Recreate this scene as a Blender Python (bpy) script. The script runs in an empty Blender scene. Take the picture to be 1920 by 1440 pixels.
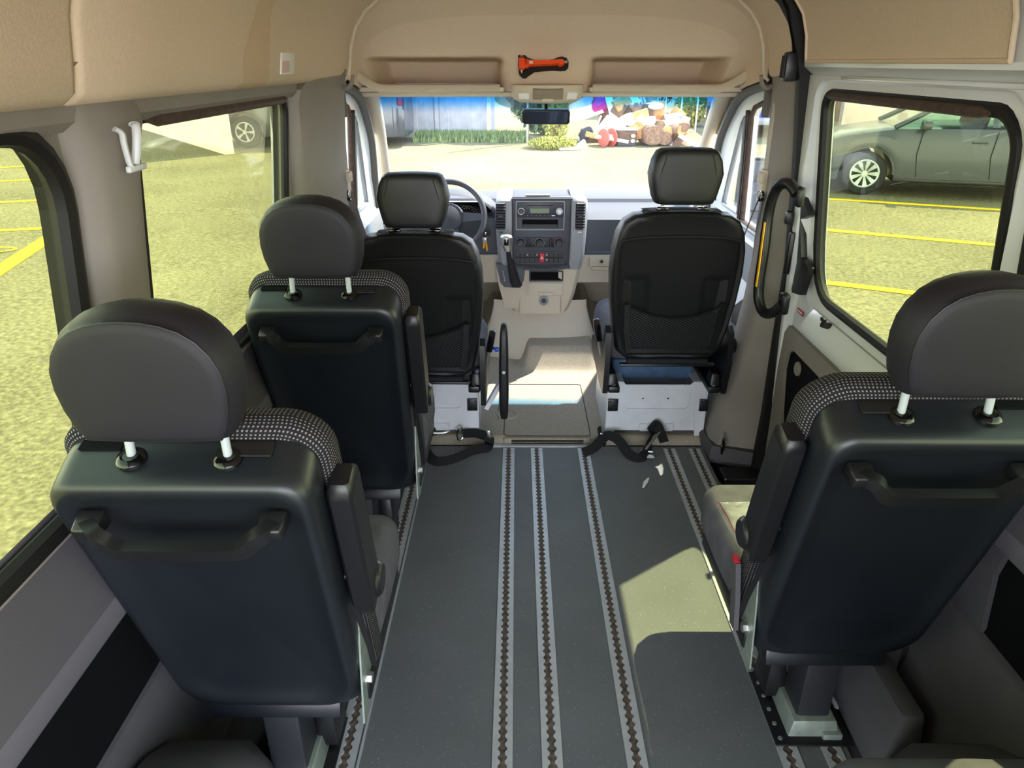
import bpy, bmesh, math, random
from mathutils import Vector, Matrix, Euler
from mathutils.geometry import tessellate_polygon
PI = math.pi
S = bpy.context.scene
COL = S.collection

# ------------------------------------------------------------------ camera
cam_d = bpy.data.cameras.new('camera'); cam = bpy.data.objects.new('camera', cam_d); COL.objects.link(cam)
cam_d.sensor_fit = 'HORIZONTAL'; cam_d.sensor_width = 36; cam_d.lens = 1331/1920*36
cam_d.clip_start = .02; cam_d.clip_end = 400
cam.location = (-.15, 0, 1.6)
cam.rotation_euler = (math.radians(90-24.4), 0, math.radians(.35))
S.camera = cam
# ------------------------------------------------------------------ sky, sun, exposure
W = bpy.data.worlds.new('world'); S.world = W; W.use_nodes = True
wn = W.node_tree.nodes; wl = W.node_tree.links; wn.clear()
wo = wn.new('ShaderNodeOutputWorld'); bg = wn.new('ShaderNodeBackground')
tc = wn.new('ShaderNodeTexCoord'); sp = wn.new('ShaderNodeSeparateXYZ'); cr = wn.new('ShaderNodeValToRGB')
wl.new(tc.outputs['Generated'], sp.inputs[0]); wl.new(sp.outputs[2], cr.inputs[0])
cr.color_ramp.elements[0].position = 0.0; cr.color_ramp.elements[0].color = (5.6, 5.75, 6.0, 1)
cr.color_ramp.elements[1].position = .55; cr.color_ramp.elements[1].color = (1.3, 1.7, 2.3, 1)
wl.new(cr.outputs[0], bg.inputs[0]); bg.inputs[1].default_value = 1.0
wl.new(bg.outputs[0], wo.inputs[0])
sun_d = bpy.data.lights.new('sun', 'SUN'); sun_d.energy = 7.5; sun_d.angle = math.radians(.6); sun_d.color = (1, .94, .82)
sun = bpy.data.objects.new('sun', sun_d); COL.objects.link(sun)
sun.rotation_euler = Vector((.485, .45, 1.0)).to_track_quat('Z', 'Y').to_euler()
S.view_settings.view_transform = 'Standard'; S.view_settings.look = 'None'
S.view_settings.gamma = 1; S.view_settings.use_curve_mapping = False
S.view_settings.exposure = 1.12
S.cycles.use_denoising = True
S.cycles.max_bounces = 12; S.cycles.diffuse_bounces = 6; S.cycles.glossy_bounces = 4
S.cycles.transparent_max_bounces = 24; S.cycles.transmission_bounces = 6
S.cycles.sample_clamp_indirect = 6; S.cycles.caustics_reflective = False; S.cycles.caustics_refractive = False

# ------------------------------------------------------------------ materials
def lin(c):
    return tuple((x/12.92 if x <= .04045 else ((x+.055)/1.055)**2.4) for x in [v/255 for v in c]) + (1,)
M = {}
def mat(name, c, rough=.6, metal=0, noise=None, bump=None, spec=.5, coat=0, emit=None, c2=None, coords='Object', sheen=0):
    """c sRGB 0-255; noise=(scale, amount) or with c2 a mottled mix; bump=(scale, strength, distance)"""
    m = bpy.data.materials.new(name); m.use_nodes = True
    n = m.node_tree.nodes; l = m.node_tree.links
    b = n['Principled BSDF']
    b.inputs['Base Color'].default_value = lin(c); b.inputs['Roughness'].default_value = rough
    b.inputs['Metallic'].default_value = metal; b.inputs['Specular IOR Level'].default_value = spec
    b.inputs['Coat Weight'].default_value = coat; b.inputs['Coat Roughness'].default_value = .08
    if sheen: b.inputs['Sheen Weight'].default_value = sheen
    if emit: b.inputs['Emission Color'].default_value = lin(emit[0]); b.inputs['Emission Strength'].default_value = emit[1]
    t = n.new('ShaderNodeTexCoord')
    if noise:
        x = n.new('ShaderNodeTexNoise'); x.inputs['Scale'].default_value = noise[0]; x.inputs['Detail'].default_value = 5
        l.new(t.outputs[coords], x.inputs[0])
        r = n.new('ShaderNodeMapRange'); r.inputs[1].default_value = .3; r.inputs[2].default_value = .7
        l.new(x.outputs[0], r.inputs[0])
        mx = n.new('ShaderNodeMix'); mx.data_type = 'RGBA'
        l.new(r.outputs[0], mx.inputs[0])
        k = noise[1]; base = lin(c)
        mx.inputs[6].default_value = tuple(v*(1-k) for v in base[:3]) + (1,)
        mx.inputs[7].default_value = lin(c2) if c2 else tuple(min(1, v*(1+k)) for v in base[:3]) + (1,)
        l.new(mx.outputs[2], b.inputs['Base Color'])
    if bump:
        x = n.new('ShaderNodeTexNoise'); x.inputs['Scale'].default_value = bump[0]; x.inputs['Detail'].default_value = 3
        l.new(t.outputs[coords], x.inputs[0])
        bp = n.new('ShaderNodeBump'); bp.inputs['Strength'].default_value = bump[1]; bp.inputs['Distance'].default_value = bump[2]
        l.new(x.outputs[0], bp.inputs['Height']); l.new(bp.outputs[0], b.inputs['Normal'])
    M[name] = m
    return m
mat('headliner', (226, 203, 178), .95, noise=(160, .035), bump=(220, .35, .002), spec=.15)
mat('headliner_side', (226, 203, 179), .95, noise=(200, .05), bump=(260, .4, .002), spec=.15)
mat('trim_grey', (136, 128, 122), .62, noise=(6, .05), bump=(400, .15, .001), spec=.35)
mat('trim_beige', (205, 192, 172), .6, bump=(400, .12, .001), spec=.35)
mat('trim_strip', (100, 97, 105), .6, bump=(300, .2, .001), spec=.3)
mat('trim_ledge', (84, 80, 85), .65, bump=(300, .2, .001), spec=.3)
mat('trim_dark', (80, 78, 82), .7, noise=(8, .1), bump=(300, .2, .001), spec=.3)
mat('panel_black', (11, 11, 14), .9, spec=.12)
mat('rubber', (22, 20, 20), .55, spec=.35)
mat('seal_grey', (104, 100, 96), .6, spec=.3)
mat('seal_brown', (78, 62, 56), .6, noise=(40, .3), spec=.3)
mat('white_paint', (226, 228, 230), .22, spec=.5, coat=.4)
mat('white_dirty', (205, 207, 214), .4, noise=(9, .07), spec=.4)
mat('shell', (21, 25, 31), .40, noise=(5, .12), bump=(900, .12, .0006), spec=.55)
mat('leather', (30, 28, 35), .55, noise=(7, .08), bump=(700, .3, .0008), spec=.32)
mat('leather_black', (20, 19, 22), .45, bump=(700, .3, .0008), spec=.45)
mat('cloth_black', (26, 26, 29), .92, bump=(900, .3, .001), spec=.15)
mat('velour', (94, 92, 98), .95, noise=(14, .22), bump=(300, .3, .001), spec=.1)
mat('black_plastic', (20, 20, 23), .38, bump=(1200, .1, .0004), spec=.5)
mat('gloss_black', (10, 10, 12), .12, spec=.6)
mat('post_grey', (172, 178, 182), .35, spec=.5)
mat('steel', (175, 175, 172), .35, metal=.85, noise=(30, .1))
mat('zinc', (150, 160, 150), .5, metal=.5, noise=(40, .15))
mat('chrome', (220, 220, 220), .12, metal=1)
mat('alu', (186, 188, 190), .45, metal=.35, noise=(25, .08), spec=.5)
mat('slot', (60, 48, 40), .75, noise=(60, .5), c2=(112, 96, 84))
mat('belt', (24, 24, 27), .7, bump=(1500, .3, .0006), spec=.3)
mat('belt_grey', (98, 88, 86), .7, bump=(1500, .3, .0006), spec=.3)
mat('blue_box', (70, 98, 130), .8, noise=(12, .3))
mat('plastic_white', (216, 218, 222), .4)
mat('dash_dark', (72, 72, 79), .62, bump=(500, .35, .001), spec=.4)
mat('dash_silver', (138, 140, 145), .42, spec=.5, bump=(500, .1, .0005))
mat('dash_beige', (190, 180, 165), .6, bump=(400, .15, .001), spec=.35)
mat('console_grey', (74, 76, 86), .5, spec=.4)
mat('radio_grey', (52, 53, 62), .4, spec=.45)
mat('lcd', (104, 122, 98), .3)
mat('mark_white', (225, 225, 225), .5)
mat('mark_red', (200, 40, 40), .5)
mat('mark_blue', (60, 110, 200), .5)
mat('red_lamp', (200, 30, 30), .4, emit=((255, 40, 30), .8))
mat('wheel_black', (58, 60, 70), .5, bump=(600, .2, .0006))
mat('orange', (255, 84, 30), .45)
mat('yellow', (238, 178, 20), .5)
mat('key_yellow', (240, 170, 30), .45)
mat('label_red', (190, 30, 50), .5)
mat('label_white', (240, 236, 232), .6)
mat('label_pink', (222, 190, 184), .6)
mat('paper', (235, 235, 235), .8)
mat('lens_grey', (150, 138, 120), .3)
mat('cab_mat', (158, 148, 134), .8, noise=(160, .16), bump=(260, .5, .002), spec=.2)
mat('blue_plastic', (20, 70, 180), .3)
mat('sw_dark', (34, 35, 40), .5)

def floor_mat(name, c, speck):
    m = mat(name, c, .55, noise=(3.5, .10), bump=(500, .25, .0008), spec=.4)
    n = m.node_tree.nodes; l = m.node_tree.links; b = n['Principled BSDF']
    src = b.inputs['Base Color'].links[0].from_socket
    t = n.new('ShaderNodeTexCoord'); v = n.new('ShaderNodeTexVoronoi'); v.inputs['Scale'].default_value = 170
    l.new(t.outputs['Object'], v.inputs[0])
    lt = n.new('ShaderNodeMath'); lt.operation = 'LESS_THAN'; lt.inputs[1].default_value = .16; l.new(v.outputs['Distance'], lt.inputs[0])
    nz = n.new('ShaderNodeTexNoise'); nz.inputs['Scale'].default_value = 90; l.new(t.outputs['Object'], nz.inputs[0])
    gt = n.new('ShaderNodeMath'); gt.operation = 'GREATER_THAN'; gt.inputs[1].default_value = .56; l.new(nz.outputs[0], gt.inputs[0])
    mu = n.new('ShaderNodeMath'); mu.operation = 'MULTIPLY'; l.new(lt.outputs[0], mu.inputs[0]); l.new(gt.outputs[0], mu.inputs[1])
    mx = n.new('ShaderNodeMix'); mx.data_type = 'RGBA'; l.new(mu.outputs[0], mx.inputs[0]); l.new(src, mx.inputs[6]); mx.inputs[7].default_value = lin(speck)
    l.new(mx.outputs[2], b.inputs['Base Color'])
    return m
floor_mat('vinyl', (100, 102, 103), (170, 176, 180))

def dot_mat(name, base, dot, pitch=.0085, r=.26, fade=None):
    """woven cloth with a lattice of small light dots, in the part's own metre UVs"""
    m = mat(name, base, .9, spec=.1)
    n = m.node_tree.nodes; l = m.node_tree.links; b = n['Principled BSDF']
    uv = n.new('ShaderNodeUVMap'); sc = n.new('ShaderNodeVectorMath'); sc.operation = 'SCALE'; sc.inputs[3].default_value = 1/pitch
    l.new(uv.outputs[0], sc.inputs[0])
    fr = n.new('ShaderNodeVectorMath'); fr.operation = 'FRACTION'; l.new(sc.outputs[0], fr.inputs[0])
    sb = n.new('ShaderNodeVectorMath'); sb.operation = 'SUBTRACT'; sb.inputs[1].default_value = (.5, .5, 0); l.new(fr.outputs[0], sb.inputs[0])
    ln = n.new('ShaderNodeVectorMath'); ln.operation = 'LENGTH'; l.new(sb.outputs[0], ln.inputs[0])
    lt = n.new('ShaderNodeMath'); lt.operation = 'LESS_THAN'; lt.inputs[1].default_value = r; l.new(ln.outputs[1], lt.inputs[0])
    mx = n.new('ShaderNodeMix'); mx.data_type = 'RGBA'; l.new(lt.outputs[0], mx.inputs[0])
    mx.inputs[6].default_value = lin(base); mx.inputs[7].default_value = lin(dot); l.new(mx.outputs[2], b.inputs['Base Color'])
    return m
dot_mat('dotted_cloth', (34, 33, 38), (128, 122, 120), .0075, .24)
dot_mat('dotted_cloth_fine', (40, 40, 45), (140, 140, 150), .006, .3)

def net_mat():
    """black pocket net: diagonal threads, holes between them"""
    m = bpy.data.materials.new('pocket_net'); m.use_nodes = True; n = m.node_tree.nodes; l = m.node_tree.links
    b = n['Principled BSDF']; b.inputs['Base Color'].default_value = lin((46, 46, 50)); b.inputs['Roughness'].default_value = .8
    uv = n.new('ShaderNodeTexCoord'); s = n.new('ShaderNodeSeparateXYZ'); l.new(uv.outputs['Object'], s.inputs[0])
    outs = []
    for sg in (1, -1):
        a = n.new('ShaderNodeMath'); a.operation = 'MULTIPLY_ADD'; a.inputs[1].default_value = sg*.6; l.new(s.outputs[0], a.inputs[0]); l.new(s.outputs[2], a.inputs[2])
        c = n.new('ShaderNodeMath'); c.operation = 'MULTIPLY'; c.inputs[1].default_value = 90; l.new(a.outputs[0], c.inputs[0])
        f = n.new('ShaderNodeMath'); f.operation = 'FRACT'; l.new(c.outputs[0], f.inputs[0])
        g = n.new('ShaderNodeMath'); g.operation = 'LESS_THAN'; g.inputs[1].default_value = .2; l.new(f.outputs[0], g.inputs[0]); outs.append(g)
    mx = n.new('ShaderNodeMath'); mx.operation = 'MAXIMUM'; l.new(outs[0].outputs[0], mx.inputs[0]); l.new(outs[1].outputs[0], mx.inputs[1])
    l.new(mx.outputs[0], b.inputs['Alpha']); M['pocket_net'] = m
net_mat()

def glass_mat(name, tint, gloss=.9, band=False, dirt=0, dirtcol=(1, 1, 1, 1)):
    m = bpy.data.materials.new(name); m.use_nodes = True; n = m.node_tree.nodes; l = m.node_tree.links; n.clear()
    o = n.new('ShaderNodeOutputMaterial'); t = n.new('ShaderNodeBsdfTransparent'); g = n.new('ShaderNodeBsdfGlossy')
    g.inputs['Roughness'].default_value = .0; g.inputs['Color'].default_value = (gloss, gloss, gloss, 1)
    lw = n.new('ShaderNodeLayerWeight'); lw.inputs[0].default_value = .5   # same reflectance from either side of the pane
    pw = n.new('ShaderNodeMath'); pw.operation = 'POWER'; pw.inputs[1].default_value = 5; l.new(lw.outputs['Facing'], pw.inputs[0])
    f = n.new('ShaderNodeMath'); f.operation = 'MULTIPLY_ADD'; f.inputs[1].default_value = .9; f.inputs[2].default_value = .025; l.new(pw.outputs[0], f.inputs[0])
    mx = n.new('ShaderNodeMixShader'); l.new(f.outputs[0], mx.inputs[0]); l.new(t.outputs[0], mx.inputs[1]); l.new(g.outputs[0], mx.inputs[2])
    t.inputs[0].default_value = tint + (1,)
    if band:
        tc = n.new('ShaderNodeTexCoord'); s = n.new('ShaderNodeSeparateXYZ'); l.new(tc.outputs['Object'], s.inputs[0])
        r = n.new('ShaderNodeMapRange'); r.inputs[1].default_value = band[0]; r.inputs[2].default_value = band[1]; r.interpolation_type = 'SMOOTHSTEP'
        l.new(s.outputs[2], r.inputs[0])
        c = n.new('ShaderNodeMix'); c.data_type = 'RGBA'; l.new(r.outputs[0], c.inputs[0])
        c.inputs[6].default_value = tint + (1,); c.inputs[7].default_value = band[2] + (1,); l.new(c.outputs[2], t.inputs[0])
    last = mx
    if dirt:
        d = n.new('ShaderNodeBsdfDiffuse'); d.inputs[0].default_value = dirtcol
        nz = n.new('ShaderNodeTexNoise'); nz.inputs['Scale'].default_value = 3; nz.inputs['Detail'].default_value = 8
        mr = n.new('ShaderNodeMapRange'); mr.inputs[1].default_value = .3; mr.inputs[2].default_value = .8; mr.inputs[3].default_value = 0; mr.inputs[4].default_value = dirt
        l.new(nz.outputs[0], mr.inputs[0])
        m2 = n.new('ShaderNodeMixShader'); l.new(mr.outputs[0], m2.inputs[0]); l.new(mx.outputs[0], m2.inputs[1]); l.new(d.outputs[0], m2.inputs[2]); last = m2
    l.new(last.outputs[0], o.inputs[0]); M[name] = m
glass_mat('glass_tinted', (.69, .715, .53), dirt=.02)
glass_mat('glass_windscreen', (.96, .97, .96), gloss=.6, band=(1.35, 1.45, (.12, .52, .86)), dirt=.015)
glass_mat('glass_door', (.93, .95, .93))
glass_mat('glass_shade_mat', (.66, .70, .70), dirt=.25, dirtcol=(.35,.4,.42,1))
glass_mat('bag_film', (.95, .96, .95), dirt=.25)
glass_mat('glass_car', (.55, .75, .70))

def asphalt(name, c, c2):
    m = mat(name, c, .95, spec=.1)
    n = m.node_tree.nodes; l = m.node_tree.links; b = n['Principled BSDF']
    t = n.new('ShaderNodeTexCoord')
    a = n.new('ShaderNodeTexNoise'); a.inputs['Scale'].default_value = 28; a.inputs['Detail'].default_value = 4; l.new(t.outputs['Object'], a.inputs[0])
    bb = n.new('ShaderNodeTexNoise'); bb.inputs['Scale'].default_value = .5; bb.inputs['Detail'].default_value = 4; l.new(t.outputs['Object'], bb.inputs[0])
    ad = n.new('ShaderNodeMath'); ad.operation = 'MULTIPLY_ADD'; ad.inputs[1].default_value = .5; l.new(bb.outputs[0], ad.inputs[0]); l.new(a.outputs[0], ad.inputs[2])
    mr = n.new('ShaderNodeMapRange'); mr.inputs[1].default_value = .55; mr.inputs[2].default_value = .95; l.new(ad.outputs[0], mr.inputs[0])
    mx = n.new('ShaderNodeMix'); mx.data_type = 'RGBA'; l.new(mr.outputs[0], mx.inputs[0]); mx.inputs[6].default_value = lin(c2); mx.inputs[7].default_value = lin(c)
    l.new(mx.outputs[2], b.inputs['Base Color'])
asphalt('asphalt', (146, 138, 108), (98, 93, 72))
mat('line_yellow', (250, 205, 20), .8, noise=(9, .08))
mat('car_silver', (52, 58, 67), .32, metal=.2, coat=.3)
mat('car_dark', (24, 30, 40), .25, coat=.6)
mat('van_blue', (60, 80, 190), .35, coat=.5)
mat('tyre', (26, 27, 30), .85)
mat('hubcap', (190, 200, 204), .3, metal=.4)
mat('headlight', (210, 215, 215), .15)
mat('reflection_pale', (240, 214, 208), .9, noise=(3, .12))  # pale pink of the glass reflections, put on the two added slabs
mat('fence_grey', (152, 152, 158), .85, noise=(5, .14))
mat('grass', (112, 130, 84), .95, noise=(14, .4))
mat('leaf', (96, 118, 84), .9, noise=(9, .45))
mat('leaf_yellow', (158, 158, 78), .9, noise=(9, .4))
mat('wood', (196, 142, 88), .8, noise=(12, .25))
mat('wood_dark', (96, 74, 60), .85, noise=(10, .3))
mat('wood_pale', (225, 205, 180), .8, noise=(14, .1))
mat('board_white', (240, 240, 238), .7)
mat('board_speckled', (214, 206, 180), .8, noise=(20, .2))
mat('reel_red', (200, 92, 80), .7)
mat('crate_red', (205, 24, 50), .6)
mat('magenta', (215, 60, 150), .7)
mat('bark', (128, 100, 80), .9, noise=(18, .35), bump=(20, .6, .02))
mat('mesh_black', (66, 66, 72), .8, noise=(40, .4))
mat('kerb', (170, 160, 140), .9)
mat('roof_outer', (225, 228, 230), .4)

# ------------------------------------------------------------------ mesh building
class MB:
    def __init__(s): s.bm = bmesh.new(); s.uvl = s.bm.loops.layers.uv.new('UVMap')
    def _merge(s, other):
        me = bpy.data.meshes.new('tmp'); other.to_mesh(me); other.free(); s.bm.from_mesh(me); bpy.data.meshes.remove(me)
    def box(s, c, d, rot=(0, 0, 0), bev=0, seg=2):
        b = bmesh.new(); bmesh.ops.create_cube(b, size=1)
        bmesh.ops.scale(b, vec=d, verts=b.verts)
        if bev: bmesh.ops.bevel(b, geom=b.edges[:], offset=min(bev, min(d)*.49), segments=seg, affect='EDGES', profile=.5)
        bmesh.ops.transform(b, matrix=Matrix.Translation(c) @ Euler(rot).to_matrix().to_4x4(), verts=b.verts)
        s._merge(b); return s
    def taper(s, c, d, top, rot=(0, 0, 0), bev=0):
        """box whose top face is scaled by top=(sx,sy) and shifted by top[2:]"""
        b = bmesh.new(); bmesh.ops.create_cube(b, size=1); bmesh.ops.scale(b, vec=d, verts=b.verts)
        for v in b.verts:
            if v.co.z > 0:
                v.co.x = v.co.x*top[0] + (top[2] if len(top) > 2 else 0); v.co.y = v.co.y*top[1] + (top[3] if len(top) > 3 else 0)
        if bev: bmesh.ops.bevel(b, geom=b.edges[:], offset=bev, segments=2, affect='EDGES', profile=.5)
        bmesh.ops.transform(b, matrix=Matrix.Translation(c) @ Euler(rot).to_matrix().to_4x4(), verts=b.verts)
        s._merge(b); return s
    def loft(s, rings, closed=True, cap=True, capend=None):
        bm = s.bm; R = [[bm.verts.new(p) for p in r] for r in rings]; n = len(R[0]); m = n if closed else n-1
        vv = 0
        us = [0]
        for i in range(n): us.append(us[-1] + (Vector(rings[len(rings)//2][i]) - Vector(rings[len(rings)//2][(i+1) % n])).length)
        for k in range(len(R)-1):
            dv = sum((Vector(rings[k][i]) - Vector(rings[k+1][i])).length for i in range(n))/n
            for i in range(m):
                j = (i+1) % n
                try: f = bm.faces.new((R[k][i], R[k][j], R[k+1][j], R[k+1][i]))
                except ValueError: continue
                for lp, uvv in zip(f.loops, ((us[i], vv), (us[i+1], vv), (us[i+1], vv+dv), (us[i], vv+dv))): lp[s.uvl].uv = uvv
            vv += dv
        if cap and closed:
            for q in (R[0], R[-1]):
                try:
                    f = bm.faces.new(q)
                    for lp in f.loops: lp[s.uvl].uv = (lp.vert.co.x, lp.vert.co.z)
                except ValueError: pass
        return s
    def grid(s, fn, nu, nv):
        bm = s.bm; V = [[bm.verts.new(fn(i/nu, j/nv)) for i in range(nu+1)] for j in range(nv+1)]
        for j in range(nv):
            for i in range(nu):
                f = bm.faces.new((V[j][i], V[j][i+1], V[j+1][i+1], V[j+1][i]))
                for lp in f.loops: lp[s.uvl].uv = (lp.vert.co.x, lp.vert.co.z)
        return s
    def tube(s, path, r, seg=10, closed=False, cap=True, flat=1.0, up=(0, 0, 1)):
        P = [Vector(p) for p in path]; n = len(P); rings = []
        for i, p in enumerate(P):
            a = P[(i-1) % n] if (closed or i > 0) else p; b = P[(i+1) % n] if (closed or i < n-1) else p
            t = (b-a).normalized(); u = Vector(up)
            if i == 0:
                if abs(t.dot(u)) > .95: u = Vector((1, 0, 0))
                x = t.cross(u).normalized()
            else: x = (px - t*px.dot(t)).normalized()   # carried along the path, so it never twists
            px = x; y = x.cross(t).normalized()
            rr = r[i] if isinstance(r, (list, tuple)) else r
            rings.append([p + x*math.cos(2*PI*k/seg)*rr + y*math.sin(2*PI*k/seg)*rr*flat for k in range(seg)])
        if closed: rings.append(rings[0]); s.loft(rings, cap=False); bmesh.ops.remove_doubles(s.bm, verts=s.bm.verts, dist=1e-6)
        else: s.loft(rings, cap=cap)
        return s
    def ribbon(s, path, w, th, side=None, sides=None):
        """flat strap: width along a side vector, thickness th"""
        P = [Vector(p) for p in path]; n = len(P); rings = []
        for i, p in enumerate(P):
            t = (P[min(i+1, n-1)] - P[max(i-1, 0)]).normalized()
            sd = Vector(sides[i] if sides else side); sd = (sd - t*sd.dot(t)).normalized(); nn = t.cross(sd).normalized()
            ww = w[i] if isinstance(w, (list, tuple)) else w
            rings.append([p + sd*ww/2 + nn*th/2, p - sd*ww/2 + nn*th/2, p - sd*ww/2 - nn*th/2, p + sd*ww/2 - nn*th/2])
        return s.loft(rings)
    def cyl(s, a, b, r, r2=None, seg=16, bev=0):
        a = Vector(a); b = Vector(b); d = (b-a); L = d.length; d.normalize(); r2 = r if r2 is None else r2
        if bev: return s.tube([a, a, a+d*bev, b-d*bev, b, b] if False else [a, a+d*bev*.3, a+d*bev, b-d*bev, b-d*bev*.3, b], [r-bev, r-bev*.3, r, r2, r2-bev*.3, r2-bev], seg)
        return s.tube([a, b], [r, r2], seg)
    def lathe(s, prof, o=(0, 0, 0), axis='Z', seg=24):
        """prof [(r, h)] turned about an axis through o"""
        o = Vector(o); rings = []
        for r, h in prof:
            ring = []
            for k in range(seg):
                a = 2*PI*k/seg; c, d = math.cos(a)*max(r, 1e-5), math.sin(a)*max(r, 1e-5)
                ring.append(o + Vector({'Z': (c, d, h), 'Y': (c, h, d), 'X': (h, c, d)}[axis]))
            rings.append(ring)
        return s.loft(rings)
    def plate(s, outer, holes, fn, th):
        """sheet with holes: outer and holes are 2D loops, fn(u,v,w) places a point, w from 0 to th"""
        loops = [outer] + list(holes); flat = [p for lp in loops for p in lp]
        tris = tessellate_polygon([[Vector((p[0], p[1], 0)) for p in lp] for lp in loops])
        A = [s.bm.verts.new(fn(u, v, 0)) for u, v in flat]; B = [s.bm.verts.new(fn(u, v, th)) for u, v in flat]
        for t in tris:
            for q in (A, B):
                try: s.bm.faces.new([q[i] for i in t])
                except ValueError: pass
        o = 0
        for lp in loops:
            k = len(lp)
            for i in range(k):
                j = (i+1) % k
                try: s.bm.faces.new((A[o+i], A[o+j], B[o+j], B[o+i]))
                except ValueError: pass
            o += k
        return s
    def blob(s, c, d, rot=(0, 0, 0), sub=2, rough=0, seed=0):
        b = bmesh.new(); bmesh.ops.create_icosphere(b, subdivisions=sub, radius=.5); R = random.Random(seed)
        for v in b.verts: v.co *= 1 + R.uniform(-rough, rough)
        bmesh.ops.transform(b, matrix=Matrix.Translation(c) @ Euler(rot).to_matrix().to_4x4() @ Matrix.Diagonal((*d, 1)), verts=b.verts)
        s._merge(b); return s
    def build(s, name, m, parent=None, smooth=38, loc=None, sub=0, flip=False):
        bm = s.bm; bmesh.ops.recalc_face_normals(bm, faces=bm.faces)
        me = bpy.data.meshes.new(name); bm.to_mesh(me); bm.free()
        me.polygons.foreach_set('use_smooth', [smooth > 0]*len(me.polygons))
        if smooth > 0: me.set_sharp_from_angle(angle=math.radians(smooth))
        me.materials.append(M[m] if isinstance(m, str) else m)
        o = bpy.data.objects.new(name, me); COL.objects.link(o)
        if parent: o.parent = parent
        if loc: o.location = loc
        if sub:
            k = o.modifiers.new('subdivision', 'SUBSURF'); k.levels = sub; k.render_levels = sub
        return o
def thing(name, label, cat, loc=(0, 0, 0), rz=0, group=None, rot=None):
    o = bpy.data.objects.new(name, None); COL.objects.link(o); o.empty_display_size = .1
    o.location = loc; o.rotation_euler = rot if rot else (0, 0, rz)
    o['label'] = label; o['category'] = cat
    if group: o['group'] = group
    return o
def tag(o, label, cat, group=None, kind=None):
    o['label'] = label; o['category'] = cat
    if group: o['group'] = group
    if kind: o['kind'] = kind
    return o
def struct(o, label=None):
    o['kind'] = 'structure'
    if label: o['label'] = label
    return o
def copy_tree(o, parent=None):
    c = o.copy(); COL.objects.link(c)
    if parent: c.parent = parent
    for ch in [x for x in bpy.data.objects if x.parent == o]: copy_tree(ch, c)
    return c
def rr(x0, x1, y0, y1, r, n=6):
    """rounded rectangle, counter-clockwise; r one radius or four (bl, br, tr, tl)"""
    R = r if isinstance(r, (list, tuple)) else [r]*4; out = []
    for (cx, cy, a0, q) in ((x0, y0, 180, R[0]), (x1, y0, 270, R[1]), (x1, y1, 0, R[2]), (x0, y1, 90, R[3])):
        ox = cx + (q if cx == x0 else -q); oy = cy + (q if cy == y0 else -q)
        for k in range(n+1):
            a = math.radians(a0 + 90*k/n); out.append((ox + q*math.cos(a), oy + q*math.sin(a)))
    return out
def scale_loop(lp, kx, ky=None, dx=0, dy=0):
    ky = kx if ky is None else ky
    cx = sum(p[0] for p in lp)/len(lp); cy = sum(p[1] for p in lp)/len(lp)
    return [(cx+(x-cx)*kx+dx, cy+(y-cy)*ky+dy) for x, y in lp]
def offset_loop(lp, d):
    """move every point of a counter-clockwise loop outwards by d"""
    n = len(lp); out = []
    for i in range(n):
        a = Vector(lp[i-1]); b = Vector(lp[(i+1) % n]); t = (b-a)
        if t.length < 1e-9: out.append(lp[i]); continue
        t.normalize(); out.append((lp[i][0]+t.y*d, lp[i][1]-t.x*d))
    return out
def sst(a, b, x):
    t = max(0, min(1, (x-a)/(b-a))); return t*t*(3-2*t)
def lerp_tab(tab, x):
    if x <= tab[0][0]: return tab[0][1]
    for (a, va), (b, vb) in zip(tab, tab[1:]):
        if x <= b: return va + (vb-va)*(x-a)/(b-a)
    return tab[-1][1]
def spline(pts, n=8):
    P = [Vector(p) for p in pts]; out = []
    for i in range(len(P)-1):
        p0 = P[max(i-1, 0)]; p1 = P[i]; p2 = P[i+1]; p3 = P[min(i+2, len(P)-1)]
        for k in range(n):
            t = k/n; out.append(.5*((2*p1) + (p2-p0)*t + (2*p0-5*p1+4*p2-p3)*t*t + (3*p1-p0-3*p2+p3)*t**3))
    out.append(P[-1]); return out

def text_mesh(txt, size, name, m, parent, loc, rot, align='CENTER'):
    c = bpy.data.curves.new(name, 'FONT'); c.body = txt; c.size = size; c.extrude = .0005; c.align_x = align
    t = bpy.data.objects.new(name, c); COL.objects.link(t)
    me = bpy.data.meshes.new_from_object(t); bpy.data.objects.remove(t); bpy.data.curves.remove(c)
    me.materials.clear(); me.materials.append(M[m]); o = bpy.data.objects.new(name, me); COL.objects.link(o); o.parent = parent; o.location = loc; o.rotation_euler = rot
    return o

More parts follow.
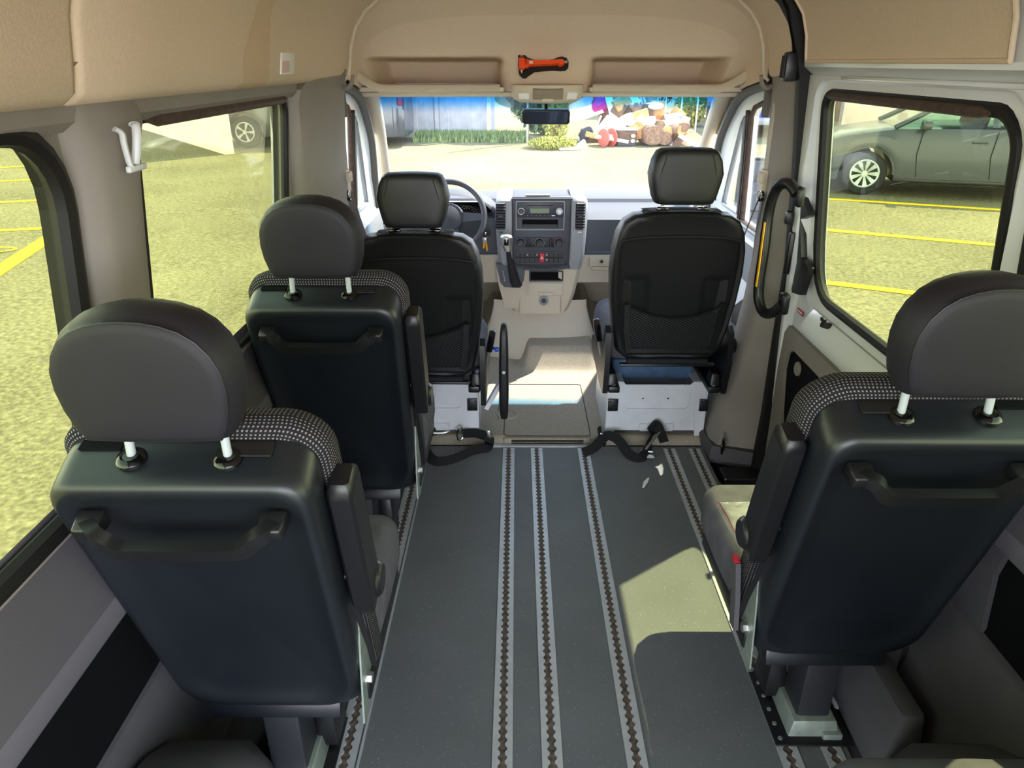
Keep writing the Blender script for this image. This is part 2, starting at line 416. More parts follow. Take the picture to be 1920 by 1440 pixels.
def stain(m):
    """tea coloured water stain soaked into the lining cloth, left side of the roof"""
    n = m.node_tree.nodes; l = m.node_tree.links; b = n['Principled BSDF']; src = b.inputs['Base Color'].links[0].from_socket
    t = n.new('ShaderNodeTexCoord'); sp = n.new('ShaderNodeSeparateXYZ'); nz = n.new('ShaderNodeTexNoise'); nz.inputs['Scale'].default_value = 9
    l.new(t.outputs['Object'], sp.inputs[0]); l.new(t.outputs['Object'], nz.inputs[0])
    def M2(op, a, c, d=None):
        q = n.new('ShaderNodeMath'); q.operation = op
        for i, v in enumerate((a, c, d)):
            if v is None: continue
            if isinstance(v, (int, float)): q.inputs[i].default_value = v
            else: l.new(v, q.inputs[i])
        return q.outputs[0]
    wob = M2('MULTIPLY_ADD', nz.outputs[0], .12, -.06)
    y = M2('ADD', sp.outputs[1], wob)
    wid = M2('MULTIPLY_ADD', M2('SUBTRACT', 1.80, sp.outputs[2]), .28, .045)
    dist = M2('ABSOLUTE', M2('SUBTRACT', y, 1.95), 0)
    msk = M2('LESS_THAN', dist, wid); msk = M2('MULTIPLY', msk, M2('LESS_THAN', sp.outputs[0], -.5))
    mx = n.new('ShaderNodeMix'); mx.data_type = 'RGBA'; mx.blend_type = 'MULTIPLY'; l.new(M2('MULTIPLY', msk, .5), mx.inputs[0]); l.new(src, mx.inputs[6]); mx.inputs[7].default_value = (.86, .76, .62, 1)
    l.new(mx.outputs[2], b.inputs['Base Color'])
stain(M['headliner'])
def th(z): return .12*max(0, min(.55, 1.5-z))   # the body sides lean outwards towards the sill
# ================================================================== THE VAN: floor, walls, roof
b = MB(); b.box((0.0, 1.11, -.04), (1.40, 3.46, .08)); struct(b.build('floor', 'vinyl', smooth=0), 'grey speckled vinyl van floor')
b = MB(); b.box((-.83, 1.11, -.05), (.26, 3.46, .08)); b.box((.83, .40, -.05), (.26, 2.04, .08)); struct(b.build('trim_1', 'trim_dark', smooth=0))
b = MB(); b.box((.83, 2.0, -.16), (.26, 1.16, .04)); b.box((.71, 2.0, -.10), (.02, 1.16, .16)); b.box((.83, 2.62, -.03), (.20, .10, .06), bev=.01); struct(b.build('trim_2', 'black_plastic', smooth=0))

def seat_rail(x, w, y0, y1, label):
    r = thing('seat_rail', label, 'floor rail', (x, y0, 0), group='floor rails')
    L = y1-y0; pitch = .0254; n = int(L/pitch)
    for sgn in (-1, 1):
        inner = [(sgn*w/2*.42, 0.0)]
        for k in range(n):
            y = k*pitch
            for a in range(7): inner.append((sgn*(.0062 + .0062*math.sin(a/6*PI)), y + pitch*.10 + pitch*.80*(a/6)))
        inner.append((sgn*w/2*.42, L))
        m = MB(); bm = m.bm; z = .0045
        T_ = [(bm.verts.new((x_, y_, z)), bm.verts.new((sgn*w/2, y_, z)), bm.verts.new((x_, y_, 0)), bm.verts.new((sgn*w/2, y_, 0))) for x_, y_ in inner]
        for p, q in zip(T_, T_[1:]):
            bm.faces.new((p[0], q[0], q[1], p[1])); bm.faces.new((p[0], p[2], q[2], q[0])); bm.faces.new((p[1], q[1], q[3], p[3]))
        m.build('rail_strip', 'alu', r, smooth=0)
    m = MB(); m.box((0, L/2, .0006), (w*.62, L, .0008)); m.build('rail_slot', 'slot', r, smooth=0)
    return r
for x, w, lb in ((-.578, .056, 'scalloped aluminium rail under the seats along the left wall'), (-.182, .052, 'leftmost of the three scalloped aluminium rails down the aisle'),
                 (-.056, .052, 'scalloped aluminium rail in the middle of the aisle, second from left'), (.156, .052, 'scalloped aluminium rail at the left edge of the sunlit patch on the floor'),
                 (.545, .052, 'scalloped aluminium rail beside the beige sunlit seat cushion'), (.658, .05, 'scalloped aluminium rail nearest the sliding door')):
    seat_rail(x, w, -.55, 2.815, lb)
b = MB(); b.box((-.02, 2.838, .003), (.47, .022, .008)); b.box((-.542, 1.1, .002), (.006, 3.4, .008)); struct(b.build('trim_3', 'alu', smooth=0))

# ---- left wall: windows at y -.5..1.11 and 1.39..2.345
LW1 = rr(-.50, 1.14, .888, 1.50, (.10, .09, .12, .10)); LW2 = rr(1.415, 2.36, .875, 1.495, (.07, .07, .045, .03))
b = MB(); b.plate([(-.6, .845), (2.42, .845), (2.42, 1.60), (-.6, 1.60)], [offset_loop(LW1, .02), offset_loop(LW2, .012)], lambda u, v, w: (-.862-w-th(v), u, v), .03)
struct(b.build('wall_left', 'trim_grey', smooth=0), 'grey trimmed left side wall of the van')
def seal(loop, x, name, r=.011, m='rubber'):
    t = MB(); t.tube([(x+math.copysign(th(v), x), u, v) for u, v in loop], r, 8, closed=True); return struct(t.build(name, m))
seal(offset_loop(LW1, .012), -.864, 'trim_4', .020); seal(offset_loop(LW2, .009), -.872, 'trim_5', .013)
b = MB(); b.tube([(-.858, 1.44, 1.499), (-.858, 1.48, 1.497), (-.858, 2.30, 1.497), (-.858, 2.34, 1.498)], [.005, .013, .013, .005], 8); struct(b.build('trim_6', 'seal_brown'))
b = MB(); b.plate(offset_loop(LW1, .05), [], lambda u, v, w: (-.887-w-th(v), u, v), .004); struct(b.build('window_1', 'glass_tinted', smooth=0), 'tinted rear side window on the left')
b = MB(); b.plate(offset_loop(LW2, .04), [], lambda u, v, w: (-.887-w-th(v), u, v), .004); struct(b.build('window_2', 'glass_tinted', smooth=0), 'tinted middle side window on the left')
# lower left wall
def extr(prof, y0, y1, sx=1, ny=1):
    m = MB(); m.loft([[(sx*x, y0+(y1-y0)*k/ny, z) for x, z in prof] for k in range(ny+1)], closed=False); return m
LOWA = [(.945, .90), (.940, .885), (.938, .86), (.925, .80), (.905, .72), (.897, .70), (.893, .695), (.890, .688), (.890, .648), (.893, .642), (.90, .638), (.93, .633)]
LOWB = [(.93, .633), (.935, .625), (.935, .41), (.93, .402)]
LOWC = [(.93, .402), (.915, .398), (.905, .385), (.88, .25), (.85, .05), (.84, -.01)]
LOWCL = [(.93, .402), (.922, .398), (.918, .385), (.915, .25), (.912, .05), (.91, -.01)]
for sx, y1, nm in ((-1, 2.42, 'left'), (1, 1.40, 'right')):
    struct(extr(LOWA[:7], -.6, y1, sx).build('wall_%s_ledge' % nm, 'trim_ledge')); struct(extr(LOWA[6:], -.6, y1, sx).build('wall_%s_strip' % nm, 'trim_strip'))
    struct(extr(LOWB, -.6, y1 if sx < 0 else 1.285, sx).build('wall_%s_recess' % nm, 'panel_black'))
    struct(extr(LOWC if sx > 0 else LOWCL, -.6, y1, sx).build('wall_%s_lower' % nm, 'trim_dark'))
b = MB(); b.lathe([(0, .012), (.05, .012), (.062, .006), (.066, 0)], (-.932, .66, .50), 'X'); struct(b.build('trim_7', 'trim_dark'), 'round speaker cover')
# wheel housings
for sx, yc in ((-1, .80), (1, .80)):
    b = MB(); rings = []
    for k in range(13):
        a = PI*k/12; y = yc - .40*math.cos(a); z = .36*math.sin(a)
        rings.append([(sx*.90, y, z), (sx*.76, y, z), (sx*.725, yc-.37*math.cos(a), z*.93), (sx*.715, yc-.34*math.cos(a), z*.85), (sx*.715, yc-.3*math.cos(a), 0), (sx*.90, yc-.3*math.cos(a), 0)])
    b.loft(rings, closed=False); struct(b.build('trim_8', 'trim_dark'), 'dark carpeted wheel housing')
# left pillar between the windows, flared at the top
b = MB(); rings = []
for z, fl in ((.90, 0), (1.1, 0), (1.30, .002), (1.40, .015), (1.46, .05), (1.50, .11), (1.54, .20), (1.56, .24)):
    base = [(-.878, 1.168), (-.862, 1.172), (-.842, 1.182), (-.824, 1.20), (-.816, 1.22), (-.815, 1.28), (-.822, 1.31), (-.838, 1.335), (-.858, 1.36), (-.878, 1.378)]
    r = []
    for i, (x, y) in enumerate(base):
        k = (y-1.25)/.138*(1 if y > 1.25 else .35); r.append((x - .028*fl/.24 - th(z), y + (.012 if y > 1.25 else .0)*min(1, (1.56-z)/.1) + fl*k, z))
    rings.append(r)
b.loft(rings, closed=False); struct(b.build('trim_9', 'trim_grey', smooth=60), 'grey pillar between the two left windows')
# header strips over the left windows
b = MB(); b.loft([[(-.855, y, 1.50), (-.842, y, 1.515), (-.842, y, 1.56), (-.80, y, 1.60)] for y in (-.6, 1.0, 2.42)], closed=False); struct(b.build('trim_10', 'trim_grey'))

# ---- roof lining
ARC = [(.862, 1.535), (.825, 1.541), (.806, 1.556), (.797, 1.60), (.787, 1.66), (.765, 1.72), (.725, 1.775), (.66, 1.825), (.55, 1.872), (.38, 1.905), (.19, 1.924), (0, 1.93)]
FULL = ARC + [(-x, z) for x, z in reversed(ARC[:-1])]
def roof(y0, y1, prof, m, inset0=0, inset1=0):
    ys = [y0, y0+.006, y0+.02, y1-.02, y1-.006, y1]
    off = [inset0, inset0*.25, 0, 0, inset1*.25, inset1]
    m.loft([[(x + (.0 if abs(x) < .2 else math.copysign(o, x)), y, z + o*.6) for x, z in prof] for y, o in zip(ys, off)], closed=False)
b = MB(); roof(-.6, 1.146, FULL, b, 0, .012); struct(b.build('ceiling_rear', 'headliner_side', smooth=50), 'beige fabric roof lining over the back seats')
b = MB(); roof(1.146, 1.40, FULL, b, .012, 0); roof(1.40, 2.69, FULL[7:], b); roof(2.69, 2.955, FULL, b, 0, .01); struct(b.build('ceiling', 'headliner', smooth=50), 'beige fabric roof lining')
# tea coloured water mark belongs to the lining's cloth, left side
# ---- cab roof dome with two open overhead shelves
def dome(u, t):
    t2 = t**.9
    Y = lerp_tab([(0, 2.955), (.25, 3.10), (.5, 3.27), (.7, 3.39), (.85, 3.48), (1, 3.58)], t2)
    H = lerp_tab([(0, 1.915), (.25, 1.868), (.5, 1.775), (.7, 1.67), (.85, 1.57), (1, 1.475)], t2)
    wd = lerp_tab([(0, .805), (.5, .83), (1, .86)], t2); zb = 1.47
    a = PI*(1-u); c = math.cos(a); s_ = math.sin(a)
    x = wd*math.copysign(abs(c)**.55, c); z = zb + (H-zb)*max(s_, 0)**.62
    z += .075*(1-t2)*(1-max(s_, 0)**.5)
    ax = abs(x+.012)
    mk = sst(.205, .230, ax + .12*max(0, z-1.56)) * (1-sst(.74, .80, ax)) * (1-sst(1.600, 1.622, z)) * sst(3.24, 3.40, Y)
    Y += .29*mk
    # the middle swells down into the overhead console
    Y -= .06*(1-sst(.12, .26, ax))*(1-sst(1.48, 1.72, z))*sst(.6, .9, t2)
    return (x, Y, z)
b = MB(); b.grid(dome, 220, 130); struct(b.build('ceiling_cab', 'headliner', smooth=80), 'beige moulded cab roof with two overhead shelves')
b = MB(); b.tube([(x*.985, 2.957, z-.006) for x, z in FULL[1:-1]], .006, 8, flat=1.0); struct(b.build('trim_11', 'trim_beige'))
b = MB()
b.plate(rr(-.86, -.205, 3.44, 3.855, .01), [], lambda u, v, w: (u, v, 1.478+w), .018); b.plate(rr(.175, .86, 3.44, 3.855, .01), [], lambda u, v, w: (u, v, 1.478+w), .018)
struct(b.build('ceiling_shelf', 'trim_beige', smooth=0))
for sx in (-1, 1):   # the lip of each shelf, its outer end swept up
    x0, x1 = (.225, .875) if sx < 0 else (.19, .875)
    b = MB(); rings = []
    for k in range(25):
        t = k/24; x = x0+(x1-x0)*t; up = .075*sst(.80, 1.0, t)**1.2; yb = -.15*sst(.78, 1.0, t); h = .038 + .012*sst(.8, 1, t)
        z0 = 1.471 + up*.9; nb = .010*(1-sst(.03, .06, abs(t-.42)))
        rings.append([(sx*x, 3.440+yb, z0+.004), (sx*x, 3.432+yb, z0+.012+nb), (sx*x, 3.442+yb, z0+h-.004), (sx*x, 3.452+yb, z0+h), (sx*x, 3.468+yb, z0+h-.003), (sx*x, 3.472+yb, z0+.0)])
    b.loft(rings); struct(b.build('trim_12' if sx < 0 else 'trim_13', 'trim_beige', smooth=45), 'beige lip of the overhead shelf')
b = MB(); b.box((0, 3.69, 1.463), (1.76, .31, .022), bev=.008); struct(b.build('trim_14', 'trim_beige'))
# ---- right side: B pillar, seals, sliding door
def rings_pillar(sx, tab):
    rg = []
    for z, pts in tab: rg.append([(sx*x, y, z) for x, y in pts])
    return rg
def pil(z, xi): o = .865+th(z)-(.012 if z > 1.45 else 0); return (z, [(o+.06, 2.69), (o, 2.69), (o-.012, 2.70), (xi+.025, 2.75), (xi, 2.81), (xi+.008, 2.92), (o+.06, 2.97)])
TABR = [pil(z, xi) for z, xi in ((.05, .715), (.20, .738), (.35, .765), (.50, .79), (.70, .815), (.85, .825), (1.20, .822), (1.40, .818), (1.50, .812), (1.59, .802))]
b = MB(); b.loft(rings_pillar(1, TABR)); struct(b.build('trim_15', 'trim_grey', smooth=50), 'grey pillar beside the sliding door')
b = MB(); b.loft([[(.95, 2.66, z), (.90-o, 2.67, z), (.72-o, 2.74, z), (.705-o, 2.90, z), (.95, 2.93, z)] for z, o in ((-.02, .012), (.045, .01), (.06, 0))]); struct(b.build('trim_16', 'trim_dark'))
TABL = [(0.0, [(.90, 2.395), (.86, 2.395), (.835, 2.42), (.79, 2.62), (.78, 2.80), (.80, 2.90), (.90, 2.95)]),
        (.9, [(.93, 2.395), (.872, 2.395), (.846, 2.42), (.822, 2.55), (.812, 2.80), (.82, 2.90), (.90, 2.93)]),
        (1.30, [(.93, 2.395), (.872, 2.395), (.846, 2.41), (.822, 2.54), (.812, 2.86), (.822, 2.93), (.90, 2.95)]),
        (1.48, [(.93, 2.395), (.872, 2.395), (.84, 2.41), (.822, 2.54), (.812, 2.90), (.822, 2.98), (.90, 3.0)]),
        (1.52, [(.90, 2.395), (.86, 2.395), (.83, 2.42), (.818, 2.54), (.808, 2.95), (.82, 3.02), (.90, 3.03)]),
        (1.575, [(.90, 2.55), (.86, 2.55), (.83, 2.58), (.812, 2.64), (.802, 2.97), (.82, 3.02), (.90, 3.03)])]
b = MB(); b.loft(rings_pillar(-1, TABL)); struct(b.build('trim_17', 'trim_grey', smooth=50), 'grey pillar behind the driver')
b = MB()
b.loft([[(x-q, y-.022, z), (x-q-.004, y, z), (x-q, y+.016, z), (x+.03, y+.016, z), (x+.03, y-.022, z)] for x, y, z, q in [(x_, y_, z_, lerp_tab([(1.1, .048), (1.5, .022), (1.9, .012)], z_)) for x_, y_, z_ in ((.72, 2.695, 1.84), (.775, 2.695, 1.76), (.815, 2.695, 1.66), (.845, 2.69, 1.55), (.866+th(1.25), 2.685, 1.25), (.866+.066, 2.68, .90), (.932, 2.68, .60), (.932, 2.67, .25), (.925, 2.67, .0))]])
struct(b.build('trim_18', 'rubber', smooth=50), 'black door seal')
# door header over the window
DH = [(.893, 1.50), (.875, 1.545), (.868, 1.56), (.836, 1.585), (.83, 1.62), (.822, 1.68), (.80, 1.745), (.76, 1.80), (.69, 1.85)]
b = MB(); b.loft([[(x, y, z) for x, z in DH] for y in (1.38, 2.67)], closed=False)
DOORW = rr(1.545, 2.545, .832, 1.50, (.14, .17, .05, .08)); DOORO = rr(1.49, 2.60, .775, 1.548, (.12, .16, .08, .09))
b.plate([(1.40, -.02), (2.665, -.02), (2.665, 1.56), (1.40, 1.56)], [DOORO], lambda u, v, w: (.858+w+th(v), u, v), .03)
b.plate(rr(1.43, 2.64, .76, 1.56, .05), [offset_loop(DOORW, .008)], lambda u, v, w: (.876+w+th(v), u, v), .015)
b.loft([[(x+.066, y, z) for x, z in ((.862, .785), (.850, .77), (.835, .745), (.828, .73), (.826, .712), (.830, .700), (.842, .695), (.862, .69))] for y in (1.42, 1.6, 2.0, 2.36, 2.46)])
b.box((.862, 1.95, 1.555), (.02, .9, .012), bev=.004)
DR = thing('sliding_door', 'white painted sliding door on the right with a large tinted window', 'door', (0, 0, 0))
b.build('door_frame', 'white_paint', DR, smooth=40)
t = MB(); t.tube([(.880+th(v), u, v) for u, v in offset_loop(DOORW, .006)], .017, 8, closed=True); t.build('window_seal', 'rubber', DR)
t = MB(); t.tube([(.866, 1.63, 1.500), (.866, 1.67, 1.500), (.866, 2.46, 1.500), (.866, 2.51, 1.500)], [.004, .013, .013, .004], 8); t.build('top_seal', 'seal_brown', DR)
t = MB(); t.plate(offset_loop(DOORW, .035), [], lambda u, v, w: (.885+w+th(v), u, v), .004); t.build('window_pane', 'glass_tinted', DR, smooth=0)
# upper cloth panel
t = MB(); pts = rr(1.535, 2.625, 1.598, 1.90, .03)
def arcx(z): return lerp_tab([(1.58, .832), (1.62, .824), (1.68, .816), (1.745, .794), (1.80, .752), (1.85, .69), (1.90, .60)], z)
rows = [1.602, 1.62, 1.65, 1.68, 1.71, 1.745, 1.78, 1.81, 1.84]
t.loft([[(arcx(z)-.006, y, z) for z in rows] for y in (1.54, 1.8, 2.2, 2.62)], closed=False)
t.tube([(arcx(z)-.006, 1.54, z) for z in reversed(rows)] + [(arcx(1.602)-.006, y, 1.602) for y in (1.7, 2.0, 2.5)] + [(arcx(z)-.006, 2.62, z) for z in rows], .006, 8)
t.build('upper_panel', 'headliner', DR)
# lower inner panel
t = MB(); LP = [(1.47, .0), (2.58, .0), (2.62, .08), (2.645, .55), (2.635, .63), (2.60, .672), (1.47, .672)]
REC = [(1.6, .26), (2.40, .22), (2.49, .25), (2.53, .33), (2.575, .50), (2.565, .57), (2.52, .60), (1.6, .60)]
t.plate(LP, [REC], lambda u, v, w: (.905+w, u, v), .016); t.build('lower_panel', 'trim_grey', DR, smooth=0)
t = MB(); t.plate(REC, [], lambda u, v, w: (.916+w, u, v), .005); t.build('panel_recess', 'panel_black', DR, smooth=0)
t = MB(); t.lathe([(0, -.010), (.018, -.010), (.026, -.006), (.028, 0)], (.915, 2.47, .545), 'X'); t.build('round_button', 'trim_grey', DR)
t = MB(); t.lathe([(0, -.004), (.066, -.004), (.074, -.008), (.078, 0)], (.905, 2.50, .12), 'X', 32); t.build('speaker_cover', 'trim_dark', DR)
t = MB(); t.plate([(2.67, 1.19), (2.66, 1.20), (2.64, 1.19), (2.515, 1.108), (2.60, 1.078), (2.57, .945), (2.49, .925), (2.52, .815), (2.60, .80), (2.67, .86)], [], lambda u, v, w: (.834+w+th(v), u+.012, v), .022)
t.build('lock_cover', 'black_plastic', DR, smooth=0)
t = MB(); t.box((.860, 2.655, 1.075), (.03, .035, .05), bev=.01); t.box((.868, 2.62, .95), (.02, .03, .16), bev=.008); t.build('latch_lever', 'black_plastic', DR)
t = MB(); t.cyl((.925, 2.30, .775), (.895, 2.30, .785), .012); t.box((.897, 2.30, .80), (.012, .03, .014), bev=.003); t.build('window_clip', 'black_plastic', DR)
t = MB(); t.box((.921, 2.555, .742), (.003, .06, .018), bev=.001); sk = t.build('warning_sticker', 'label_red', DR); sk['label'] = 'small red sticker'
t = MB()
for k in range(9): t.box((.919, 2.577-k*.0054, .742), (.0012, .0032, .006 + .003*(k % 2)))
t.build('sticker_text', 'mark_white', sk, smooth=0)
b = MB(); b.box((.798, 2.70, 1.585), (.05, .05, .095), bev=.012); 
for k in range(4): b.box((.772, 2.685+k*.01, 1.585), (.004, .004, .07))
tag(b.build('seal_clip', 'black_plastic'), 'black ribbed plastic block at the top of the sliding door seal', 'clip')
# pillar behind the sliding door
b = MB(); b.loft([[(.97, 1.20, z), (.845+o, 1.20, z), (.815+o, 1.25, z), (.815+o, 1.33, z), (.84+o, 1.385, z), (.97, 1.395, z)] for z, o in ((.86, .066), (.9, .066), (1.45, .01), (1.56, .01))], closed=True); struct(b.build('trim_19', 'trim_grey', smooth=50))
b = MB(); b.loft([[(.835+th(z), 1.395, z), (.83+th(z), 1.41, z), (.845+th(z), 1.425, z), (.88+th(z), 1.425, z)] for z in (0, .95, 1.3, 1.55)], closed=True); struct(b.build('trim_20', 'rubber'))
b = MB(); b.plate([(1.26, .39), (1.42, .39), (1.42, .66), (1.26, .66), (1.28, .55)], [], lambda u, v, w: (.922+w, u, v), .02); struct(b.build('trim_40', 'trim_dark', smooth=0))
RW = rr(-.5, 1.17, .888, 1.50, .10)
b = MB(); b.plate([(-.6, .845), (1.22, .845), (1.22, 1.60), (-.6, 1.60)], [RW], lambda u, v, w: (.862+w+th(v), u, v), .03); struct(b.build('wall_right', 'trim_grey', smooth=0), 'grey trimmed right side wall')
b = MB(); b.plate(offset_loop(RW, .04), [], lambda u, v, w: (.887+w+th(v), u, v), .004); struct(b.build('window_3', 'glass_tinted', smooth=0), 'tinted rear side window on the right')

# ---- outer skin, keeps daylight out of the joints
for sx in (-1, 1):
    wins = [LW1, LW2] if sx < 0 else [RW, DOORW]
    b = MB(); b.plate([(-.62, -.35), (2.98, -.35), (2.98, .95), (2.98, 1.5), (2.98, 1.62), (-.62, 1.62), (-.62, 1.5), (-.62, .95)], [offset_loop(w, .06) for w in wins], lambda u, v, w: (sx*(.912+w+th(v)), u, v), .02)
    b.plate([(2.98, -.35), (4.55, -.35), (4.55, .84), (2.98, .84)], [], lambda u, v, w: (sx*(.965+w), u, v), .02)
    struct(b.build('wall_outer_left' if sx < 0 else 'wall_outer_right', 'white_paint', smooth=0))
    for k, w_ in enumerate(wins):   # black gasket between pane and outer skin
        b = MB(); b.plate(offset_loop(w_, .075), [offset_loop(w_, .026)], lambda u, v, w: (sx*(.892+w+th(v)), u, v), .022); struct(b.build('trim_%d' % (30+k+(2 if sx > 0 else 0)), 'rubber', smooth=0))
ARCO = [(.93, 1.50), (.915, 1.60), (.88, 1.72), (.80, 1.85), (.65, 1.93), (.4, 1.985), (0, 2.01)]; FO = ARCO + [(-x, z) for x, z in reversed(ARCO[:-1])]
b = MB(); b.loft([[(x*k, y, 1.50+(z-1.50)*q) for x, z in FO] for y, k, q in ((-.62, 1, 1), (3.0, 1, 1), (3.35, .99, .92), (3.60, .98, .75), (3.80, .97, .44), (3.865, .97, .24), (3.87, .97, .02))], closed=False)
b.box((0, 3.85, 1.494), (1.76, .04, .02)); struct(b.build('ceiling_outer', 'roof_outer', smooth=50), 'outer roof skin')
b = MB(); b.box((0, 1.9, -.14), (1.8, 5.2, .06)); struct(b.build('floor_underside', 'trim_dark', smooth=0))

# ================================================================== the cab shell
def cabfloor(u, v):
    x = -.88+1.76*u; y = 2.85+1.9*v
    z = .028*sst(2.86, 2.875, y) - .10*(sst(.30, .36, abs(x)))*sst(3.2, 3.4, y)
    z += .115*sst(-.13, -.07, x)*(1-sst(.27, .34, x))*sst(3.62, 3.74, y) + .25*sst(4.25, 4.7, y)
    return (x, y, z)
b = MB(); b.grid(cabfloor, 120, 110); struct(b.build('floor_cab', 'cab_mat', smooth=60), 'pale grey rubber cab floor mat')
b = MB(); b.tube([(u, v, .029) for u, v in rr(-.205, .195, 2.885, 3.46, .02)], .0025, 6, closed=True)
b.tube([(-.235+.1*0, 3.05, .028)] + [(-.235, 3.05+.9*k/6, .028) for k in range(1, 7)], .002, 6); struct(b.build('trim_21', 'trim_dark'))
b = MB(); b.box((-.005, 2.864, .016), (.40, .022, .028), bev=.006); struct(b.build('trim_22', 'cab_mat'))
b = MB()
for k in range(3): b.box((-.005, 2.852, .009+k*.007), (.33, .004, .0035))
tag(b.build('floor_vent', 'panel_black', smooth=0), 'long dark slotted vent along the step to the cab floor', 'vent')
b = MB(); b.lathe([(.052, .028), (.050, .036), (.038, .036), (.036, .030), (0, .030)], (-.19, 3.10, 0)); tag(b.build('floor_ring', 'cab_mat'), 'round moulded ring in the cab floor mat under the curved black lever', 'floor fitting')
# front doors
for sx in (-1, 1):
    nm = 'left' if sx < 0 else 'right'
    D = thing('front_door', 'driver side front door with grey window frame' if sx < 0 else 'front passenger door with a pale grey inner panel beside the right cab seat', 'door', (0, 0, 0), group=None)
    WIN = [(2.99, .90), (3.47, .90), (3.37, 1.38), (3.32, 1.42), (3.20, 1.445), (2.99, 1.45)]
    QW = [(3.54, .92), (3.82, .92), (3.73, 1.06), (3.60, 1.22), (3.50, 1.34), (3.45, 1.375)]
    dx = lambda v: .882+th(v)
    m = MB(); m.plate([(2.96, .84), (4.14, .84), (4.04, 1.05), (3.90, 1.25), (3.70, 1.405), (3.50, 1.48), (3.28, 1.515), (2.96, 1.53)], [WIN, QW], lambda u, v, w: (sx*(dx(v)+w), u, v), .03); m.build('window_frame', 'white_paint', D, smooth=0)
    m = MB(); m.tube([(sx*(dx(v)-.002), u, v) for u, v in WIN], .012, 8, closed=True); m.build('window_seal', 'seal_brown', D)
    m = MB(); m.tube([(sx*(dx(v)-.002), u, v) for u, v in QW], .013, 8, closed=True); m.build('quarter_frame', 'dash_silver', D)
    m = MB(); m.ribbon([(sx*(dx(1.40)-.006), 3.395, 1.40), (sx*(dx(1.2)-.006), 3.435, 1.2), (sx*(dx(.9)-.006), 3.50, .90)], .038, .02, side=(0, 1, 0)); m.build('quarter_post', 'seal_brown', D, smooth=0)
    m = MB(); m.ribbon([(sx*(dx(1.40)-.017), 3.395, 1.40), (sx*(dx(1.2)-.017), 3.435, 1.2), (sx*(dx(.9)-.017), 3.50, .90)], .010, .004, side=(0, 1, 0)); m.build('quarter_groove', 'rubber', D, smooth=0)
    m = MB(); m.plate([(2.98, .89), (3.83, .91), (3.50, 1.36), (3.32, 1.43), (3.20, 1.455), (2.98, 1.46)], [], lambda u, v, w: (sx*(.902+w+th(v)), u, v), .003); m.build('window_pane', 'glass_door', D, smooth=0)
    m = MB(); m.loft([[(sx*.96, y, .875), (sx*.935, y, .875), (sx*.90, y, .85), (sx*.88, y, .70), (sx*.80, y, .63), (sx*.795, y, .56), (sx*.84, y, .52), (sx*.845, y, .20), (sx*.80, y, .14), (sx*.80, y, .0), (sx*.96, y, .0)] for y in (2.97, 3.96)]); m.build('inner_panel', 'dash_silver', D, smooth=30)
    m = MB(); m.plate([(2.96, 1.50), (3.30, 1.49), (3.52, 1.455), (3.72, 1.385), (3.90, 1.24), (4.02, 1.25), (3.90, 1.42), (3.80, 1.60), (2.96, 1.62)], [], lambda u, v, w: (sx*(.916+w), u, v), .02); struct(m.build('trim_%d' % (50 if sx < 0 else 51), 'trim_beige', smooth=0))
    # seal band round the opening, and the pillar trim up the windscreen
    m = MB(); sb = [(sx*.85, 3.04, 1.40), (sx*.852, 3.04, 1.49), (sx*.866, 3.12, 1.512), (sx*.873, 3.28, 1.502), (sx*.878, 3.49, 1.462), (sx*.885, 3.66, 1.385), (sx*.905, 3.87, 1.24), (sx*.925, 3.99, 1.06), (sx*.95, 4.11, .85)]
    m.tube(spline(sb, 4), .022, 8); struct(m.build('trim_23' if sx < 0 else 'trim_24', 'seal_grey'))
    m = MB(); rg = []
    for (x, y, z) in spline([(.872, 3.36, 1.535), (.870, 3.62, 1.50), (.872, 3.74, 1.455), (.878, 3.82, 1.415), (.90, 4.02, 1.275), (.93, 4.24, 1.12), (.955, 4.46, .95), (.96, 4.62, .84)], 4):
        rg.append([(sx*(x-.03), y+.05, z+.035), (sx*(x-.045), y+.015, z+.0), (sx*(x-.035), y-.02, z-.02), (sx*(x-.01), y-.03, z-.025), (sx*(x+.03), y, z-.01), (sx*(x+.075), y+.09, z+.05), (sx*(x+.04), y+.09, z+.07)])
    m.loft(rg); struct(m.build('trim_25' if sx < 0 else 'trim_26', 'trim_beige', smooth=60), 'beige windscreen pillar')
# windscreen
def ws(u, v):
    x = (-1+2*u)*(.875+.10*v); k = (1-(2*u-1)**2)
    return (x, 3.775+.86*v+.03*k, 1.452-.60*v)
b = MB(); b.grid(ws, 20, 12); b.grid(lambda u, v: tuple(a+c for a, c in zip(ws(u, v), (0, .004, .004))), 20, 12)
struct(b.build('window_4', 'glass_windscreen', smooth=80), 'windscreen with a blue tinted band along the top')
# dark printed panel behind the mirror on the glass
m = MB(); lp = []
for k in range(25):
    a = PI*k/24; lp.append((-.006+.255*math.cos(a), -.075*max(0, math.sin(a))**.7))
m.plate(lp, [], lambda u, v, w: (u, 3.80-v*1.42+.0, 1.445+v+w), .003)
tag(m.build('glass_shade', 'glass_shade_mat', smooth=0), 'half round grey shaded patch on the windscreen behind the mirror', 'shade')
# bonnet edge and cowl outside
b = MB(); b.box((0, 4.72, .80), (1.86, .22, .05), (math.radians(-8), 0, 0), bev=.01); b.box((0, 5.15, .68), (1.8, .85, .06), (math.radians(-14), 0, 0), bev=.02); b.box((0, 5.5, .2), (1.85, .12, .9), bev=.04)
struct(b.build('trim_27', 'black_plastic'))
